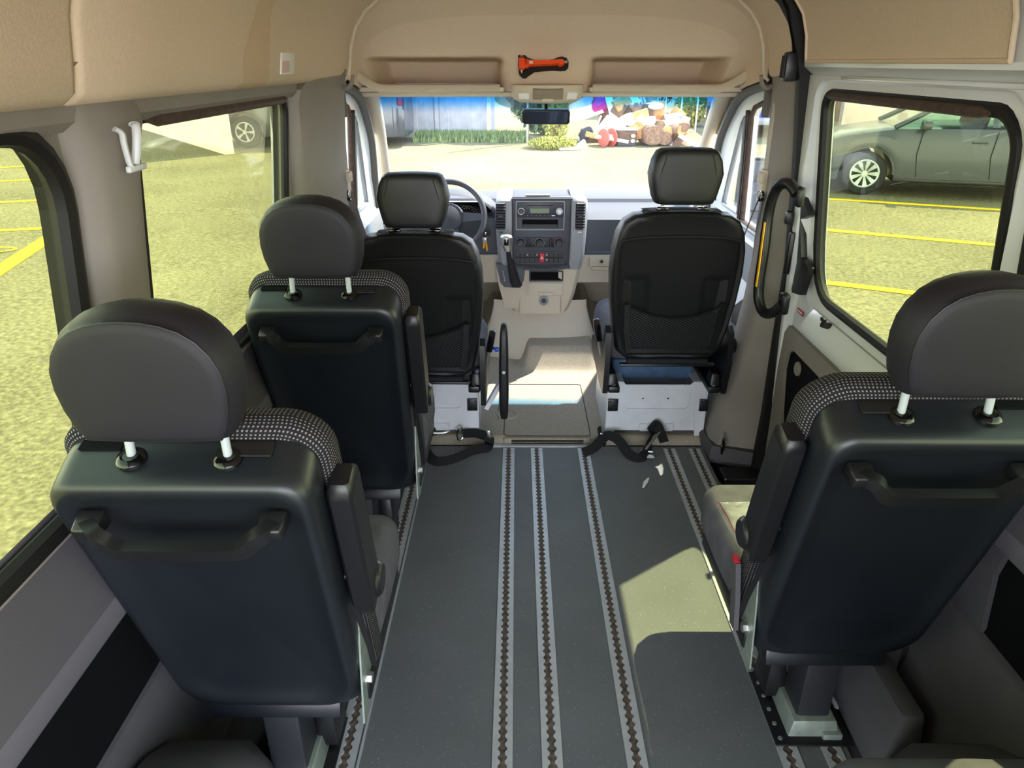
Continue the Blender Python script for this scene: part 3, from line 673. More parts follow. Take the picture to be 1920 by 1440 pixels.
# ================================================================== PASSENGER SEATS (rear)
def rr6(hwt, hwb, z0, z1, rt, rb, n=6):
    """trapezoid with rounded corners, 4*(n+1) points"""
    out = []
    for (cx, cz, a0, q) in ((-hwb, z0, 180, rb), (hwb, z0, 270, rb), (hwt, z1, 0, rt), (-hwt, z1, 90, rt)):
        sx = 1 if cx > 0 else -1; sz = 1 if cz == z1 else -1
        for k in range(n+1):
            a = math.radians(a0+90*k/n); out.append((cx-sx*q+q*math.cos(a), cz-sz*q+q*math.sin(a)))
    return out
LEAN = .30
def lean(x, y, z, zl=.30, k=LEAN): return (x, y - (z-zl)*k, z)
def headrest_rings():
    """D shaped head cushion, local: base centre at z 0, back face towards -y"""
    def out(kx, kz, y, zc=.0):
        pts = []
        bot = [(-.118, .0), (-.06, -.003), (.0, -.004), (.06, -.003), (.118, .0)]
        side = [(.130, .022), (.140, .06), (.144, .10), (.141, .135), (.130, .165), (.112, .190), (.088, .208), (.06, .219), (.03, .225)]
        pts = bot + side + [(0, .2265)] + [(-x, z) for x, z in reversed(side)]
        zm = .10
        return [(x*kx, y - .10*0, zm+(z-zm)*kz) for x, z in pts]
    R = [(.02, .02, -.006), (.50, .50, -.006), (.80, .80, -.004), (.90, .905, -.001), (.925, .935, .004), (.915, .925, .007), (.955, .96, .018), (.99, .99, .035), (1.0, 1.0, .055), (.995, .995, .075), (.955, .96, .098), (.86, .87, .113), (.6, .6, .120), (.02, .02, .122)]
    return [out(a, b, c) for a, b, c in R]
def make_passenger_seat(side, label):
    """side: +1 armrest on its right-hand (+x) side, -1 on the left; origin on the floor under the leg"""
    T = thing('passenger_seat', label, 'seat', (0, 0, 0), group='single passenger seats')
    s = side
    # hard back shell: layers of a rounded trapezoid stacked forwards, top edge climbing
    m = MB(); rg = []
    for d, ht, hb, zt, zb, rt, rb in ((0.030, .02, .02, .62, .60, .005, .005), (.024, .14, .13, .93, .36, .03, .03), (.012, .182, .168, .955, .315, .040, .085), (.002, .192, .178, .968, .300, .045, .09), (.000, .198, .185, .978, .290, .045, .09), (.003, .205, .192, .990, .281, .05, .09), (.012, .210, .198, .998, .274, .05, .08), (.030, .212, .202, 1.006, .270, .05, .05), (.07, .212, .204, 1.024, .27, .05, .045), (.098, .209, .203, 1.036, .275, .05, .04), (.104, .204, .200, 1.034, .28, .05, .04)):
        rg.append([lean(x, -.07+d, z) for x, z in rr6(ht, hb, zb, zt, rt, rb)])
    m.loft(rg, cap=True)
    m.box(lean(-.005, -.045, .255), (.30, .05, .05), (LEAN*-.9, 0, 0), bev=.01)
    shell = m.build('back_shell', 'shell', T, smooth=42)
    # upholstered cushion in front of the shell
    m = MB(); rg = []
    for d, ht, hb, zt, zb, rt, rb in ((.095, .205, .200, 1.035, .30, .06, .04), (.097, .214, .208, 1.047, .29, .065, .04), (.110, .224, .218, 1.060, .285, .07, .05), (.135, .226, .220, 1.068, .28, .075, .05), (.165, .224, .218, 1.064, .28, .075, .05), (.19, .215, .205, 1.045, .29, .07, .05), (.20, .15, .15, .95, .36, .05, .05)):
        rg.append([lean(x, -.07+d, z) for x, z in rr6(ht, hb, zb, zt, rt, rb)])
    m.loft(rg); m.build('upholstery', 'dotted_cloth', T, smooth=50)
    m = MB(); m.box(lean(s*.105, .006, 1.0295), (.085, .035, .004), (.30, 0, 0), bev=.0018); m.build('recess_cover', 'black_plastic', T, smooth=0)
    m = MB(); m.box(lean(-s*.135 if s < 0 else -.135, .014, 1.0305), (.07, .022, .004), (.30, 0, 0), bev=.001); m.build('recess_slot', 'panel_black', T, smooth=0)
    # grab handle
    m = MB(); zc = .915; yb = -.088
    pth = [lean(-.150, yb+.004, zc+.004), lean(-.128, yb-.018, zc), lean(-.116, yb-.022, zc-.016), lean(-.098, yb-.024, zc-.030), lean(-.06, yb-.024, zc-.033), lean(.06, yb-.024, zc-.033), lean(.098, yb-.024, zc-.030), lean(.116, yb-.022, zc-.016), lean(.135, yb-.018, zc), lean(.155, yb+.004, zc+.004)]
    pth = spline(pth, 3); m.ribbon(pth, .026, .022, side=(0, -.3, 1))
    for sx in (-1, 1): m.taper(lean(sx*.148, yb+.004, zc+.002), (.046, .034, .042), (.82, .8), (LEAN-.0+PI/2, 0, 0), bev=.005)
    m.build('grab_handle', 'black_plastic', T, smooth=45)
    # head restraint on two posts
    hy = lean(0, .005, 1.10)
    for sx in (-1, 1):
        m = MB(); p0 = lean(sx*.078, -.012, 1.015); p1 = (p0[0]*.96, p0[1]+.004, 1.12)
        m.cyl(p0, p1, .0072, seg=12); m.build('headrest_post', 'post_grey', T)
        m = MB(); m.lathe([(.0, -.004), (.024, -.004), (.024, .002), (.020, .007), (.015, .009), (.012, .006), (.0, .006)], (0, 0, 0), 'Z', 20)
        c = m.build('post_collar', 'gloss_black', T); c.location = lean(sx*.078, -.013, 1.0195); c.rotation_euler = (.28, 0, 0)
    m = MB(); m.loft(headrest_rings()); h = m.build('headrest', 'leather', T, smooth=50)
    h.location = (0, hy[1]-.052, 1.078); h.rotation_euler = (.10, 0, 0); h.scale = (.93, .80, .92)
    m = MB(); rg = headrest_rings()[5]; m.tube([(x, y-.0035, z) for x, y, z in rg], .0016, 6, closed=True); m.build('headrest_piping', 'leather_black', h)
    # folding armrest, folded up beside the back
    m = MB(); ax = s*.238; rot = (-.24, 0, 0)
    A0 = Vector((ax, -.075, .60)); rg = []
    dirv = Vector((0, -.255, .967)); nrm = Vector((0, .967, .255))
    for t, h0, h1, w in ((0, -.030, .034, .017), (.006, -.037, .042, .021), (.03, -.040, .046, .022), (.18, -.036, .046, .0225), (.33, -.033, .044, .0225), (.352, -.030, .040, .022), (.362, -.022, .030, .017)):
        o = A0 + dirv*t; rg.append([o+nrm*a+Vector((b_, 0, 0)) for a, b_ in ((h0+.006, -w), (h0, -w+.006), (h0, w-.006), (h0+.006, w), (h1-.006, w), (h1, w-.006), (h1, -w+.006), (h1-.006, -w))])
    m.loft(rg); arm = m.build('armrest', 'black_plastic', T, smooth=40)
    m = MB(); m.lathe([(0, .012), (.03, .012), (.036, .006), (.038, 0)], (0, 0, 0), 'X', 20); pv = m.build('armrest_pivot', 'black_plastic', arm)
    pv.location = (ax+s*.018, -.055, .635); pv.rotation_euler = (0, 0, 0 if s > 0 else PI)
    # seat cushion
    m = MB(); rg = []
    for y, z0, z1, hw in ((-.02, .34, .42, .18), (.0, .32, .445, .205), (.05, .31, .46, .216), (.20, .30, .455, .218), (.36, .30, .462, .218), (.40, .30, .460, .216), (.435, .31, .450, .208), (.452, .33, .43, .19), (.455, .36, .40, .15)):
        rg.append([(x, y, z) for x, z in rr(-hw, hw, z0, z1, min(.05, (z1-z0)*.42), 5)])
    m.loft(rg); m.build('seat_cushion', 'velour', T, smooth=55)
    m = MB(); m.box((0, .22, .285), (.36, .42, .05), bev=.015); m.box((s*.205, .16, .31), (.02, .42, .05), bev=.006); m.build('seat_pan', 'black_plastic', T)
    # leg, floor bracket
    m = MB(); m.box((.0, -.0, .17), (.085, .10, .25), bev=.008); m.box((.0, .10, .24), (.20, .26, .04), bev=.01); m.build('leg', 'sw_dark', T)
    m = MB(); m.taper((.0, .0, .03), (.135, .15, .055), (.82, .9), bev=.004); m.box((.045, -.065, .018), (.05, .04, .02), bev=.004); m.build('leg_bracket', 'zinc', T)
    m = MB(); m.box((-.005, .02, .0075), (.20, .24, .006), bev=.002); fp = m.build('floor_plate', 'black_plastic', T)
    for k in range(5):
        q = MB(); q.cyl((-.088, -.08+k*.045, .0105), (-.088, -.08+k*.045, .0125), .006, seg=8); q.build('rivet', 'zinc', fp)
    m = MB(); m.taper((s*.065, .09, .10), (.06, .10, .16), (.7, .8), bev=.01); m.build('leg_cover', 'black_plastic', T)
    # recline side plate and bolt, belt buckle
    m = MB(); m.plate([(-.10, .27), (-.03, .25), (.02, .30), (.005, .40), (-.035, .50), (-.055, .52), (-.075, .42)], [], lambda u, v, w: (s*(.205+w*.004), u, v), 1); sp_ = m.build('side_plate', 'zinc', T, smooth=0)
    m = MB(); m.cyl((s*.205, -.045, .35), (s*.222, -.045, .35), .013, seg=6); m.cyl((s*.2, -.045, .35), (s*.212, -.045, .35), .019); m.build('bolt', 'steel', sp_)
    if s < 0:
        m = MB(); m.ribbon([(s*.232, -.02, .33), (s*.236, -.01, .42), (s*.238, .015, .50)], .036, .012, side=(0, 1, 0)); bk = m.build('belt_buckle', 'trim_dark', T)
        m = MB(); m.box((s*.238, .017, .505), (.014, .028, .010), (.2, 0, 0), bev=.003); rb = m.build('buckle_button', 'label_red', bk); rb['label'] = 'red release button'
    m = MB(); m.ribbon([lean(s*.222, -.022, .62), lean(s*.226, -.01, .45), (s*.222, -.02, .36)], .012, .004, side=(1, 0, 0)); m.build('webbing', 'belt', T)
    m = MB(); m.cyl(lean(s*.2125, -.005, .70), lean(s*.217, -.005, .70), .008, seg=12); m.build('side_screw', 'black_plastic', T)
    return T
seatL = make_passenger_seat(1, 'nearest black passenger seat on the left, beside the rear left window, foreground')
seatL.location = (-.690, 1.215, 0)
s2 = copy_tree(seatL); s2.location = (-.685, 2.10, 0); s2['label'] = 'black passenger seat behind the driver seat, beside the middle left window'
seatR = make_passenger_seat(-1, 'large black passenger seat at right whose pale cushion holds a clear plastic bag'); seatR.location = (.622, 1.375, 0)
s4 = copy_tree(seatR); s4.location = (.63, .46, 0); s4['label'] = 'passenger seat cut off at the bottom right corner, only its sunlit cushion edge showing'

# ================================================================== CAB SEATS
def make_cab_seat(cx, dz, posts, name, label, handle_side):
    T = thing(name, label, 'seat', (cx, 2.86, 0), group='front seats with white metal boxes'); k = .17
    def ln(x, y, z): return (x, y-.085+(.0)-(z-.45)*.10, z+dz)
    m = MB(); rg = []   # fabric body seen from the side
    def outl(e, y, zt=0):
        pts = [(.0, .46), (.10, .455), (.18, .46), (.215, .49), (.235, .58), (.255, .72), (.262, .84), (.258, .93), (.245, 1.0), (.222, 1.045), (.185, 1.068), (.12, 1.078), (.0, 1.082)]
        full = pts + [(-x, z) for x, z in reversed(pts[1:-1])]
        zc = .77; return [ln(x*(1-e/.25) if 1 else x, y, zc+(z-zc)*(1-e/.31)) for x, z in full]
    for e, y in ((.10, .020), (.03, .006), (.012, .0), (.004, .006), (0, .03), (0, .09), (.008, .12), (.03, .145), (.08, .16)): rg.append(outl(e, y))
    m.loft(rg); m.build('backrest', 'leather_black', T, smooth=50)
    # back panel, slightly proud, with two pressed hollows
    m = MB()
    def panel(u, v):
        z = .475 + (.965-.475)*v; hw = lerp_tab([(.475, .175), (.52, .195), (.60, .215), (.75, .232), (.90, .238), (.965, .232)], z)
        x = hw*(2*u-1); z2 = z + .018*(1-abs(2*u-1)**3)*sst(.8, 1, v)
        ax = abs(x); hol = (1-sst(.09, .125, ax) if 0 else sst(.095, .125, ax)*(1-sst(.20, .225, ax)))*sst(.62, .68, z)*(1-sst(.80, .84, z))
        edge = 1-min(1, min((1-abs(2*u-1))/.06, v/.04, (1-v)/.03))
        return ln(x, -.006 + .022*hol + .012*edge**2, z2)
    m.grid(panel, 60, 60); m.build('back_panel', 'cloth_black', T, smooth=60)
    # top cap of black leather with a seam, dotted cloth between the posts
    m = MB(); m.tube([ln(.236*math.sin(a), -.010 - .0, .972+.018*(1-abs(math.sin(a))**3)) for a in [(-PI/2+PI*i/20) for i in range(21)]], .003, 6); m.build('seam', 'leather', T)
    m = MB()
    def cloth(u, v): x = -.15+.30*u; y = .015+.10*v; return ln(x, y, 1.083 + .003*math.sin(PI*v) - .006*abs(2*u-1)**2)
    m.grid(cloth, 12, 6); m.build('top_cloth', 'dotted_cloth_fine', T)
    # pocket: two posts, bottom rail, net
    m = MB()
    for sx in (-1, 1): m.ribbon([ln(sx*.192, -.022, .715), ln(sx*.186, -.022, .60), ln(sx*.172, -.020, .508)], .022, .016, side=(1, 0, 0))
    m.ribbon([ln(-.18, -.020, .508), ln(.18, -.020, .508)], .018, .014, side=(0, 0, 1)); pk = m.build('pocket_frame', 'black_plastic', T)
    m = MB()
    def net(u, v):
        hw = .183-.012*(1-v); x = hw*(2*u-1); top = .705-.045*(1-(2*u-1)**2); z = .512+(top-.512)*v; return ln(x, -.024-.018*math.sin(PI*u)*v, z)
    m.grid(net, 24, 12); n_ = m.build('pocket_net', 'pocket_net', pk)
    m = MB(); m.tube([tuple(Vector(net(i/20, 1))) for i in range(21)], .004, 6); m.build('net_hem', 'cloth_black', pk)
    m = MB(); m.box(ln(0, .01, .452), (.34, .05, .022), bev=.006); m.build('lower_trim', 'dotted_cloth_fine', T)
    m = MB(); m.box(ln(0, -.005, .436), (.40, .03, .012), bev=.004); m.build('lower_edge', 'black_plastic', T)
    # head restraint
    hz = 1.105 if posts else 1.100
    m = MB(); rg = []
    base = [(0, 0), (.08, .0), (.108, .006), (.120, .03), (.132, .08), (.138, .115), (.128, .165), (.112, .195), (.095, .203), (.05, .206), (0, .207)]
    full = base + [(-x, z) for x, z in reversed(base[1:-1])]
    for e, y in ((.7, -.004), (.25, -.003), (.10, .0), (.05, .005), (.01, .022), (0, .05), (0, .085), (.04, .11), (.2, .122), (.7, .124)): rg.append([(x*(1-e), y, .1+(z-.1)*(1-e)) for x, z in full])
    m.loft(rg); h = m.build('headrest', 'leather_black', T, smooth=55)
    hp = ln(0, .045, hz); h.location = (hp[0], hp[1]-.04, hp[2]); h.rotation_euler = (-.02, 0, 0)
    m = MB()
    for sx in (-1, 1): m.tube(spline([(sx*.086, .0, .205), (sx*.096, -.006, .17), (sx*.112, -.001, .09), (sx*.118, .008, .03)] if 0 else [(sx*.080, .004, .200), (sx*.088, -.003, .17), (sx*.108, .0, .09), (sx*.112, .006, .02)], 4), .002, 6)
    m.build('headrest_seam', 'leather', h)
    for sx in (-1, 1):
        if posts:
            m = MB(); p = ln(sx*.078, .05, 1.08); m.cyl(p, (p[0], p[1], p[2]+.05), .006, seg=12); m.build('headrest_post', 'chrome', T)
        m = MB(); p = ln(sx*.078, .05, 1.088); m.box(p, (.045, .035, .014), bev=.004); m.build('post_guide', 'gloss_black', T)
    # seat cushion, side covers, belt stalk
    m = MB(); rg = []
    for y, z0, z1, hw in ((.02, .42, .50, .21), (.06, .40, .53, .245), (.25, .39, .52, .255), (.45, .39, .54, .255), (.53, .41, .53, .24), (.56, .45, .50, .20)):
        rg.append([(x, y, z+dz) for x, z in rr(-hw, hw, z0, z1, min(.055, (z1-z0)*.42), 5)])
    m.loft(rg); m.build('seat_cushion', 'velour', T, smooth=55)
    for sx in (-1, 1):
        m = MB(); m.plate([(-.09, .30), (.02, .29), (.40, .32), (.42, .38), (.15, .42), (-.02, .52), (-.06, .60), (-.10, .58), (-.115, .45)], [], lambda u, v, w: (sx*(.243+w), u, v+dz*.7), .022); m.build('side_cover', 'black_plastic', T)
    hs = handle_side
    m = MB(); m.box((hs*.285, .03, .545+dz*.6), (.028, .05, .095), (.35, hs*.18, 0), bev=.006); bk = m.build('belt_buckle', 'gloss_black', T)
    m = MB(); m.cyl((hs*.262, .03, .43+dz*.5), (hs*.282, .03, .52+dz*.6), .008, seg=8); m.build('buckle_stalk', 'steel', bk)
    m = MB(); m.lathe([(0, .03), (.03, .03), (.036, .02), (.036, 0)], (0, 0, 0), 'X', 20); kn = m.build('recline_knob', 'black_plastic', T); kn.location = (-hs*.265, -.03, .50+dz*.6); kn.rotation_euler = (0, 0, 0 if hs < 0 else PI)
    # sliding frame and white metal box
    for sx in (-1, 1):
        m = MB(); m.box((sx*.215, .16, .315), (.05, .50, .03), bev=.006); m.taper((sx*.222, -.03, .34), (.05, .09, .08), (.7, .7), bev=.008)
        sl = m.build('slide_rail', 'black_plastic', T)
        q = MB(); q.cyl((sx*.215, -.07, .325), (sx*.215, -.07, .335), .010, seg=6); q.build('bolt', 'steel', sl)
    m = MB(); y0 = .035
    INS = rr(-.145, .145, .165, .262, .018)
    m.plate([(-.225, .145), (.225, .145), (.225, .302), (.16, .302), (.145, .285), (-.145, .285), (-.16, .302), (-.225, .302)], [INS], lambda u, v, w: (u, y0+w, v), .006)
    m.plate(offset_loop(INS, .001), [], lambda u, v, w: (u, y0+.006+w, v), .004)
    for sx in (-1, 1):
        m.plate([(sx*.225, .0), (sx*.225, .16), (sx*.172, .16), (sx*.190, .0)], [], lambda u, v, w: (u, y0-.002+w, v), .008)
        m.box((sx*.222, .24, .15), (.006, .42, .30))
        m.box((sx*.222, y0+.03, .15), (.008, .06, .30), bev=.002)
        m.box((sx*.19, .24, .298), (.07, .42, .006))
    m.box((0, .44, .15), (.44, .006, .29))
    m.box((0, y0+.012, .10), (.40, .006, .10)); m.tube([(x, y0+.006, z) for x, z in rr(-.07, .09, .05, .085, .012)], .003, 6, closed=True)
    bx = m.build('seat_box', 'white_dirty', T, smooth=30)
    m = MB(); m.box((0, .24, .045), (.40, .36, .05), bev=.01); m.build('box_floor', 'trim_dark', T)
    for sx in (-1, 1):
        q = MB(); q.box((sx*.198 if sx*hs > 0 else sx*.212, y0-.008, .188), (.046 if sx*hs > 0 else .040, .012, .058), bev=.002)
        bk = q.build('bracket', 'black_plastic', T)
        for a in (-1, 1):
            for c in (-1, 1):
                z = MB(); X = (sx*.198 if sx*hs > 0 else sx*.212)+a*.014; z.cyl((X, y0-.014, .188+c*.020), (X, y0-.018, .188+c*.020), .004, seg=8); z.build('bolt', 'gloss_black', bk)
    if posts:
        for X in (-.062, .052):
            q = MB(); q.lathe([(0, 0), (.004, 0), (.004, -.002), (.0, -.002)], (X, y0+.008, .214), 'Y', 10); q.build('screw', 'gloss_black', bx)
    return T
drv = make_cab_seat(-.545, -.085, False, 'driver_seat', 'black driver seat in front of the steering wheel, its low headrest without bare posts', 1)
psg = make_cab_seat(.487, 0, True, 'front_passenger_seat', 'black front passenger seat with tall headrest on chrome posts at the right of the cab', -1)
b = MB(); b.box((.475, 3.12, .33), (.37, .26, .10), (.1, 0, 0), bev=.01); tag(b.build('storage_box', 'blue_box'), 'dusty blue box lying inside the white box under the front passenger seat', 'box')

# curved padded lever beside the driver seat
T = thing('side_lever', 'tall curved black padded lever on a white bracket between driver seat and cab aisle', 'lever', (-.205, 2.96, 0))
m = MB(); rg = []
for z, y0, y1, w in ((.078, .0, .02, .010), (.085, -.018, .035, .015), (.12, -.03, .05, .019), (.20, -.036, .062, .022), (.32, -.038, .066, .022), (.43, -.034, .06, .020), (.50, -.025, .048, .017), (.54, -.010, .03, .012), (.548, .0, .018, .006)):
    rg.append([(x, y, z) for x, y in rr(-w, w, y0, y1, w*.6, 4)])
m.loft(rg); pad = m.build('lever_pad', 'leather_black', T, smooth=60)
q = MB(); q.lathe([(0, -.003), (.007, -.003), (.008, 0)], (0, -.036, .33), 'Y', 12); q.build('stud', 'plastic_white', pad)
m = MB(); m.ribbon([(-.085, .03, .12), (-.03, .045, .22), (.0, .05, .27)], .045, .02, side=(0, 1, 0)); m.build('lever_bracket', 'white_dirty', T)
b = MB(); b.cyl((.283, .06, .54), (.307, .04, .537), .007); b.lathe([(0, .012), (.010, .010), (.012, 0), (.010, -.008), (0, -.008)], (.309, .04, .537), 'X', 12)
k_ = b.build('seat_knob', 'blue_plastic', drv); k_['label'] = 'small blue knob'; k_.location = (0, 0, -.085)
# ================================================================== DASHBOARD
def cu(u): return (u-1013)*.0029-.02
def cv(v): return .921-(v-375)*.00298
DB = thing('dashboard', 'grey and beige dashboard with a raised silver centre console, behind the two cab seats', 'dashboard', (0, 0, 0))
m = MB()
PT = [(4.62, .84), (4.60, .86), (4.34, .868), (4.30, .860), (4.285, .842), (4.27, .845), (4.06, .812), (4.02, .80)]
m.loft([[(x, y, z) for y, z in PT] for x in (-.88, -.75, -.30, .25, .88)], closed=False); m.build('dash_top', 'dash_dark', DB, smooth=35)
m = MB(); PF = [(4.02, .80), (4.005, .795), (4.0, .70), (4.0, .62), (3.985, .61), (3.99, .60)]
m.loft([[(x, y, z) for y, z in PF] for x in (-.88, .88)], closed=False); m.build('dash_face', 'console_grey', DB, smooth=35)
m = MB(); PL = [(3.99, .602), (3.975, .598), (3.985, .44), (4.02, .425), (4.25, .42), (4.5, .30), (4.6, .10)]
m.loft([[(x, y, z) for y, z in PL] for x in (-.88, .88)], closed=False); m.build('lower_dash', 'dash_beige', DB, smooth=35)
m = MB(); gx0, gx1 = .265, .80; m.box(((gx0+gx1)/2, 3.972, .565), (gx1-gx0, .012, .055), bev=.004); gb = m.build('glove_box', 'dash_beige', DB)
m = MB(); m.lathe([(0, -.006), (.009, -.006), (.012, 0)], (.335, 3.966, .568), 'Y', 14); m.build('lock', 'chrome', gb)
m = MB(); m.box((.53, 3.976, .525), (.50, .02, .02), bev=.005); m.build('pull_recess', 'dash_beige', gb)
# centre: dark panel, silver side towers, beige lower part
def tower(sx):
    m = MB(); xc = -.0135
    rg = []
    # rings from top to foot; x inner / outer edges
    for v, xi, xo, yf in ((362, .155, .205, 3.98), (368, .158, .232, 3.90), (375, .160, .246, 3.872), (400, .160, .250, 3.862), (440, .160, .246, 3.86), (475, .158, .240, 3.862), (495, .155, .228, 3.866), (500, .152, .224, 3.868)):
        z = cv(v); rg.append([(xc+sx*xi, 4.1, z), (xc+sx*xi, yf, z), (xc+sx*(xi+.006), yf-.006, z), (xc+sx*(xo-.02), yf-.004, z), (xc+sx*xo, yf+.02, z), (xc+sx*xo, 4.1, z)])
    m.loft(rg); return m.build('side_tower', 'dash_silver', DB, smooth=45)
for sx in (-1, 1):
    tw = tower(sx); uc = 939 if sx < 0 else 1087
    x = cu(uc); 
    m = MB(); m.box((x, 3.857, cv(400)), (.052, .006, .140), bev=.004); vt = m.build('air_vent', 'panel_black', tw)
    m = MB()
    for k in range(10): m.box((x, 3.850, cv(378+k*5)), (.047, .012, .0035), (.5, 0, 0))
    m.build('vent_slat', 'dash_dark', vt, smooth=0)
    m = MB(); m.box((x, 3.846, cv(401)), (.026, .016, .010), bev=.004); m.build('vent_tab', 'console_grey', vt)
    m = MB(); m.box((x, 3.855, cv(430)), (.022, .006, .007), bev=.002); m.build('thumb_wheel', 'plastic_white' if sx > 0 else 'dash_dark', tw)
    # lower beige tower
    m = MB(); rg = []
    xc = -.0135
    for v, xi, xo, yf in ((496, .10, .224, 3.868), (520, .10, .212, 3.872), (550, .10, .196, 3.885), (575, .10, .175, 3.90), (588, .10, .155, 3.91)):
        z = cv(v); rg.append([(xc+sx*xi, 4.1, z), (xc+sx*xi, yf+.003, z), (xc+sx*(xo-.02), yf, z), (xc+sx*xo, yf+.02, z), (xc+sx*xo, 4.1, z)])
    m.loft(rg); m.build('lower_tower', 'dash_beige', DB, smooth=45)
m = MB(); m.box((-.0135, 3.99, (cv(368)+cv(497))/2), (.322, .23, cv(368)-cv(497)), bev=.008); m.build('centre_panel', 'console_grey', DB)
m = MB(); m.loft([[(x, y, z) for y, z in ((4.12, .945), (3.90, .945-.004*abs(x)*6), (3.868, .935), (3.870, .925), (4.1, .92))] for x in (-.175, -.1, 0, .08, .15)]); top = m.build('console_top', 'dash_dark', DB)
m = MB(); m.box((cu(1008), 3.90, .9475), (.13, .03, .006), bev=.002); m.build('lid_catch', 'dash_silver', top)
m = MB(); rg = []
for k in range(13):
    t = -1+2*k/12; z = cv(497)-.012*(1-t*t); rg.append([(-.0135+.163*t, 3.868, z+.022), (-.0135+.163*t, 3.858-.012*(1-t*t), z+.012), (-.0135+.163*t, 3.860-.01*(1-t*t), z-.002), (-.0135+.163*t, 3.89, z-.004)])
m.loft(rg, closed=False); m.build('chin_rail', 'dash_dark', DB, smooth=60)
m = MB(); m.box((-.0135, 3.99, cv(545)), (.24, .22, .27), bev=.012); m.build('lower_console', 'dash_beige', DB)
# radio
Yp = 3.874
def fr(u0, u1, v0, v1): return ((cu(u0)+cu(u1))/2, (cv(v0)+cv(v1))/2, cu(u1)-cu(u0), cv(v0)-cv(v1))
x, z, w, h = fr(967, 1058, 375, 427)
m = MB(); m.plate(rr(x-w/2, x+w/2, z-h/2, z+h/2, .006), [rr(x-w/2+.005, x+w/2-.005, z-h/2+.005, z+h/2-.005, .004)], lambda u, v, q: (u, Yp-.006+q, v), .008); m.build('radio_frame', 'dash_silver', DB, smooth=0)
x, z, w, h = fr(969, 1056, 377, 404); m = MB(); m.box((x, Yp-.002, z), (w, .012, h), bev=.002); RD = m.build('radio', 'radio_grey', DB)
yr = Yp-.008
x, z, w, h = fr(994, 1029, 388, 396); m = MB(); m.box((x, yr-.001, z), (w, .003, h)); m.build('display', 'lcd', RD, smooth=0)
x, z, w, h = fr(988, 1036, 382, 383); m = MB(); m.box((x, yr-.0005, z), (w, .002, h)); m.build('disc_slot', 'panel_black', RD, smooth=0)
for u in (977, 1048):
    m = MB(); X, Z = cu(u), cv(393)
    m.lathe([(0, -.016), (.010, -.016), (.012, -.012), (.013, 0)], (X, yr, Z), 'Y', 20); kn = m.build('radio_knob', 'radio_grey' if u < 1000 else 'plastic_white', RD)
    m = MB(); m.tube([(X+.0165*math.cos(a*PI/12), yr-.002, Z+.0165*math.sin(a*PI/12)) for a in range(24)], .002, 6, closed=True); m.build('knob_ring', 'plastic_white', kn)
for k in range(7):
    m = MB(); m.box((cu(989+k*8), yr-.001, cv(400.5)), (.018, .004, .006), bev=.001); bt = m.build('preset_button', 'sw_dark' if k < 6 else 'plastic_white', RD, smooth=0)
    m = MB(); m.box((cu(989+k*8), yr-.0035, cv(400.5)), (.003, .001, .003)); m.build('button_mark', 'mark_white', bt, smooth=0)
for u in (971, 978, 1042, 1049):
    m = MB(); m.box((cu(u+1), yr-.001, cv(380)), (.012, .003, .005)); m.build('preset_button', 'dash_dark', RD, smooth=0)
# tray under the radio
x, z, w, h = fr(978, 1047, 407, 423)
m = MB(); m.plate(rr(x-w/2, x+w/2, z-h/2, z+h/2, .006), [rr(x-w/2+.003, x+w/2-.003, z-h/2+.003, z+h/2-.003, .004)], lambda u, v, q: (u, Yp-.006+q, v), .01)
tr = m.build('tray_frame', 'radio_grey', DB, smooth=0)
m = MB(); m.box((x, Yp-.0005, z), (w-.006, .003, h-.006)); m.build('tray_opening', 'panel_black', tr, smooth=0)
m = MB(); m.box((x, Yp-.003, z-h*.27), (w-.012, .004, h*.35), bev=.001); m.build('tray_lip', 'sw_dark', tr, smooth=0)
# climate knobs
for u, mk in ((976, 'mark_blue'), (1012, 'mark_white'), (1049, 'mark_red')):
    X, Z = cu(u), cv(450)
    m = MB(); m.lathe([(0, -.004), (.029, -.004), (.031, 0)], (X, Yp-.006, Z), 'Y', 28); dl = m.build('climate_dial', 'radio_grey', DB)
    m = MB(); m.lathe([(0, -.022), (.018, -.022), (.021, -.016), (.023, 0)], (X, Yp-.009, Z), 'Y', 24); m.build('dial_knob', 'sw_dark', dl)
    m = MB(); an = 0 if u == 1012 else .7; m.box((X, Yp-.034, Z), (.034, .010, .008), (0, -an, 0), bev=.003); m.build('dial_grip', 'console_grey', dl)
    m = MB()
    for k in range(11):
        a = -.6 + k*(PI+1.2)/10; m.box((X+.0262*math.cos(a), Yp-.0105, Z+.0262*math.sin(a)), (.0026, .001, .0026))
    m.build('dial_marks', mk, dl, smooth=0)
for u in (992, 1033):
    m = MB(); m.box((cu(u), Yp-.006, cv(450)), (.015, .012, .042), bev=.005); m.build('rocker_switch', 'sw_dark', DB)
x, z, w, h = fr(985, 1040, 441, 459); m = MB(); m.box((x, Yp-.003, z), (w, .006, h), bev=.002); m.build('climate_bezel', 'sw_dark', DB)
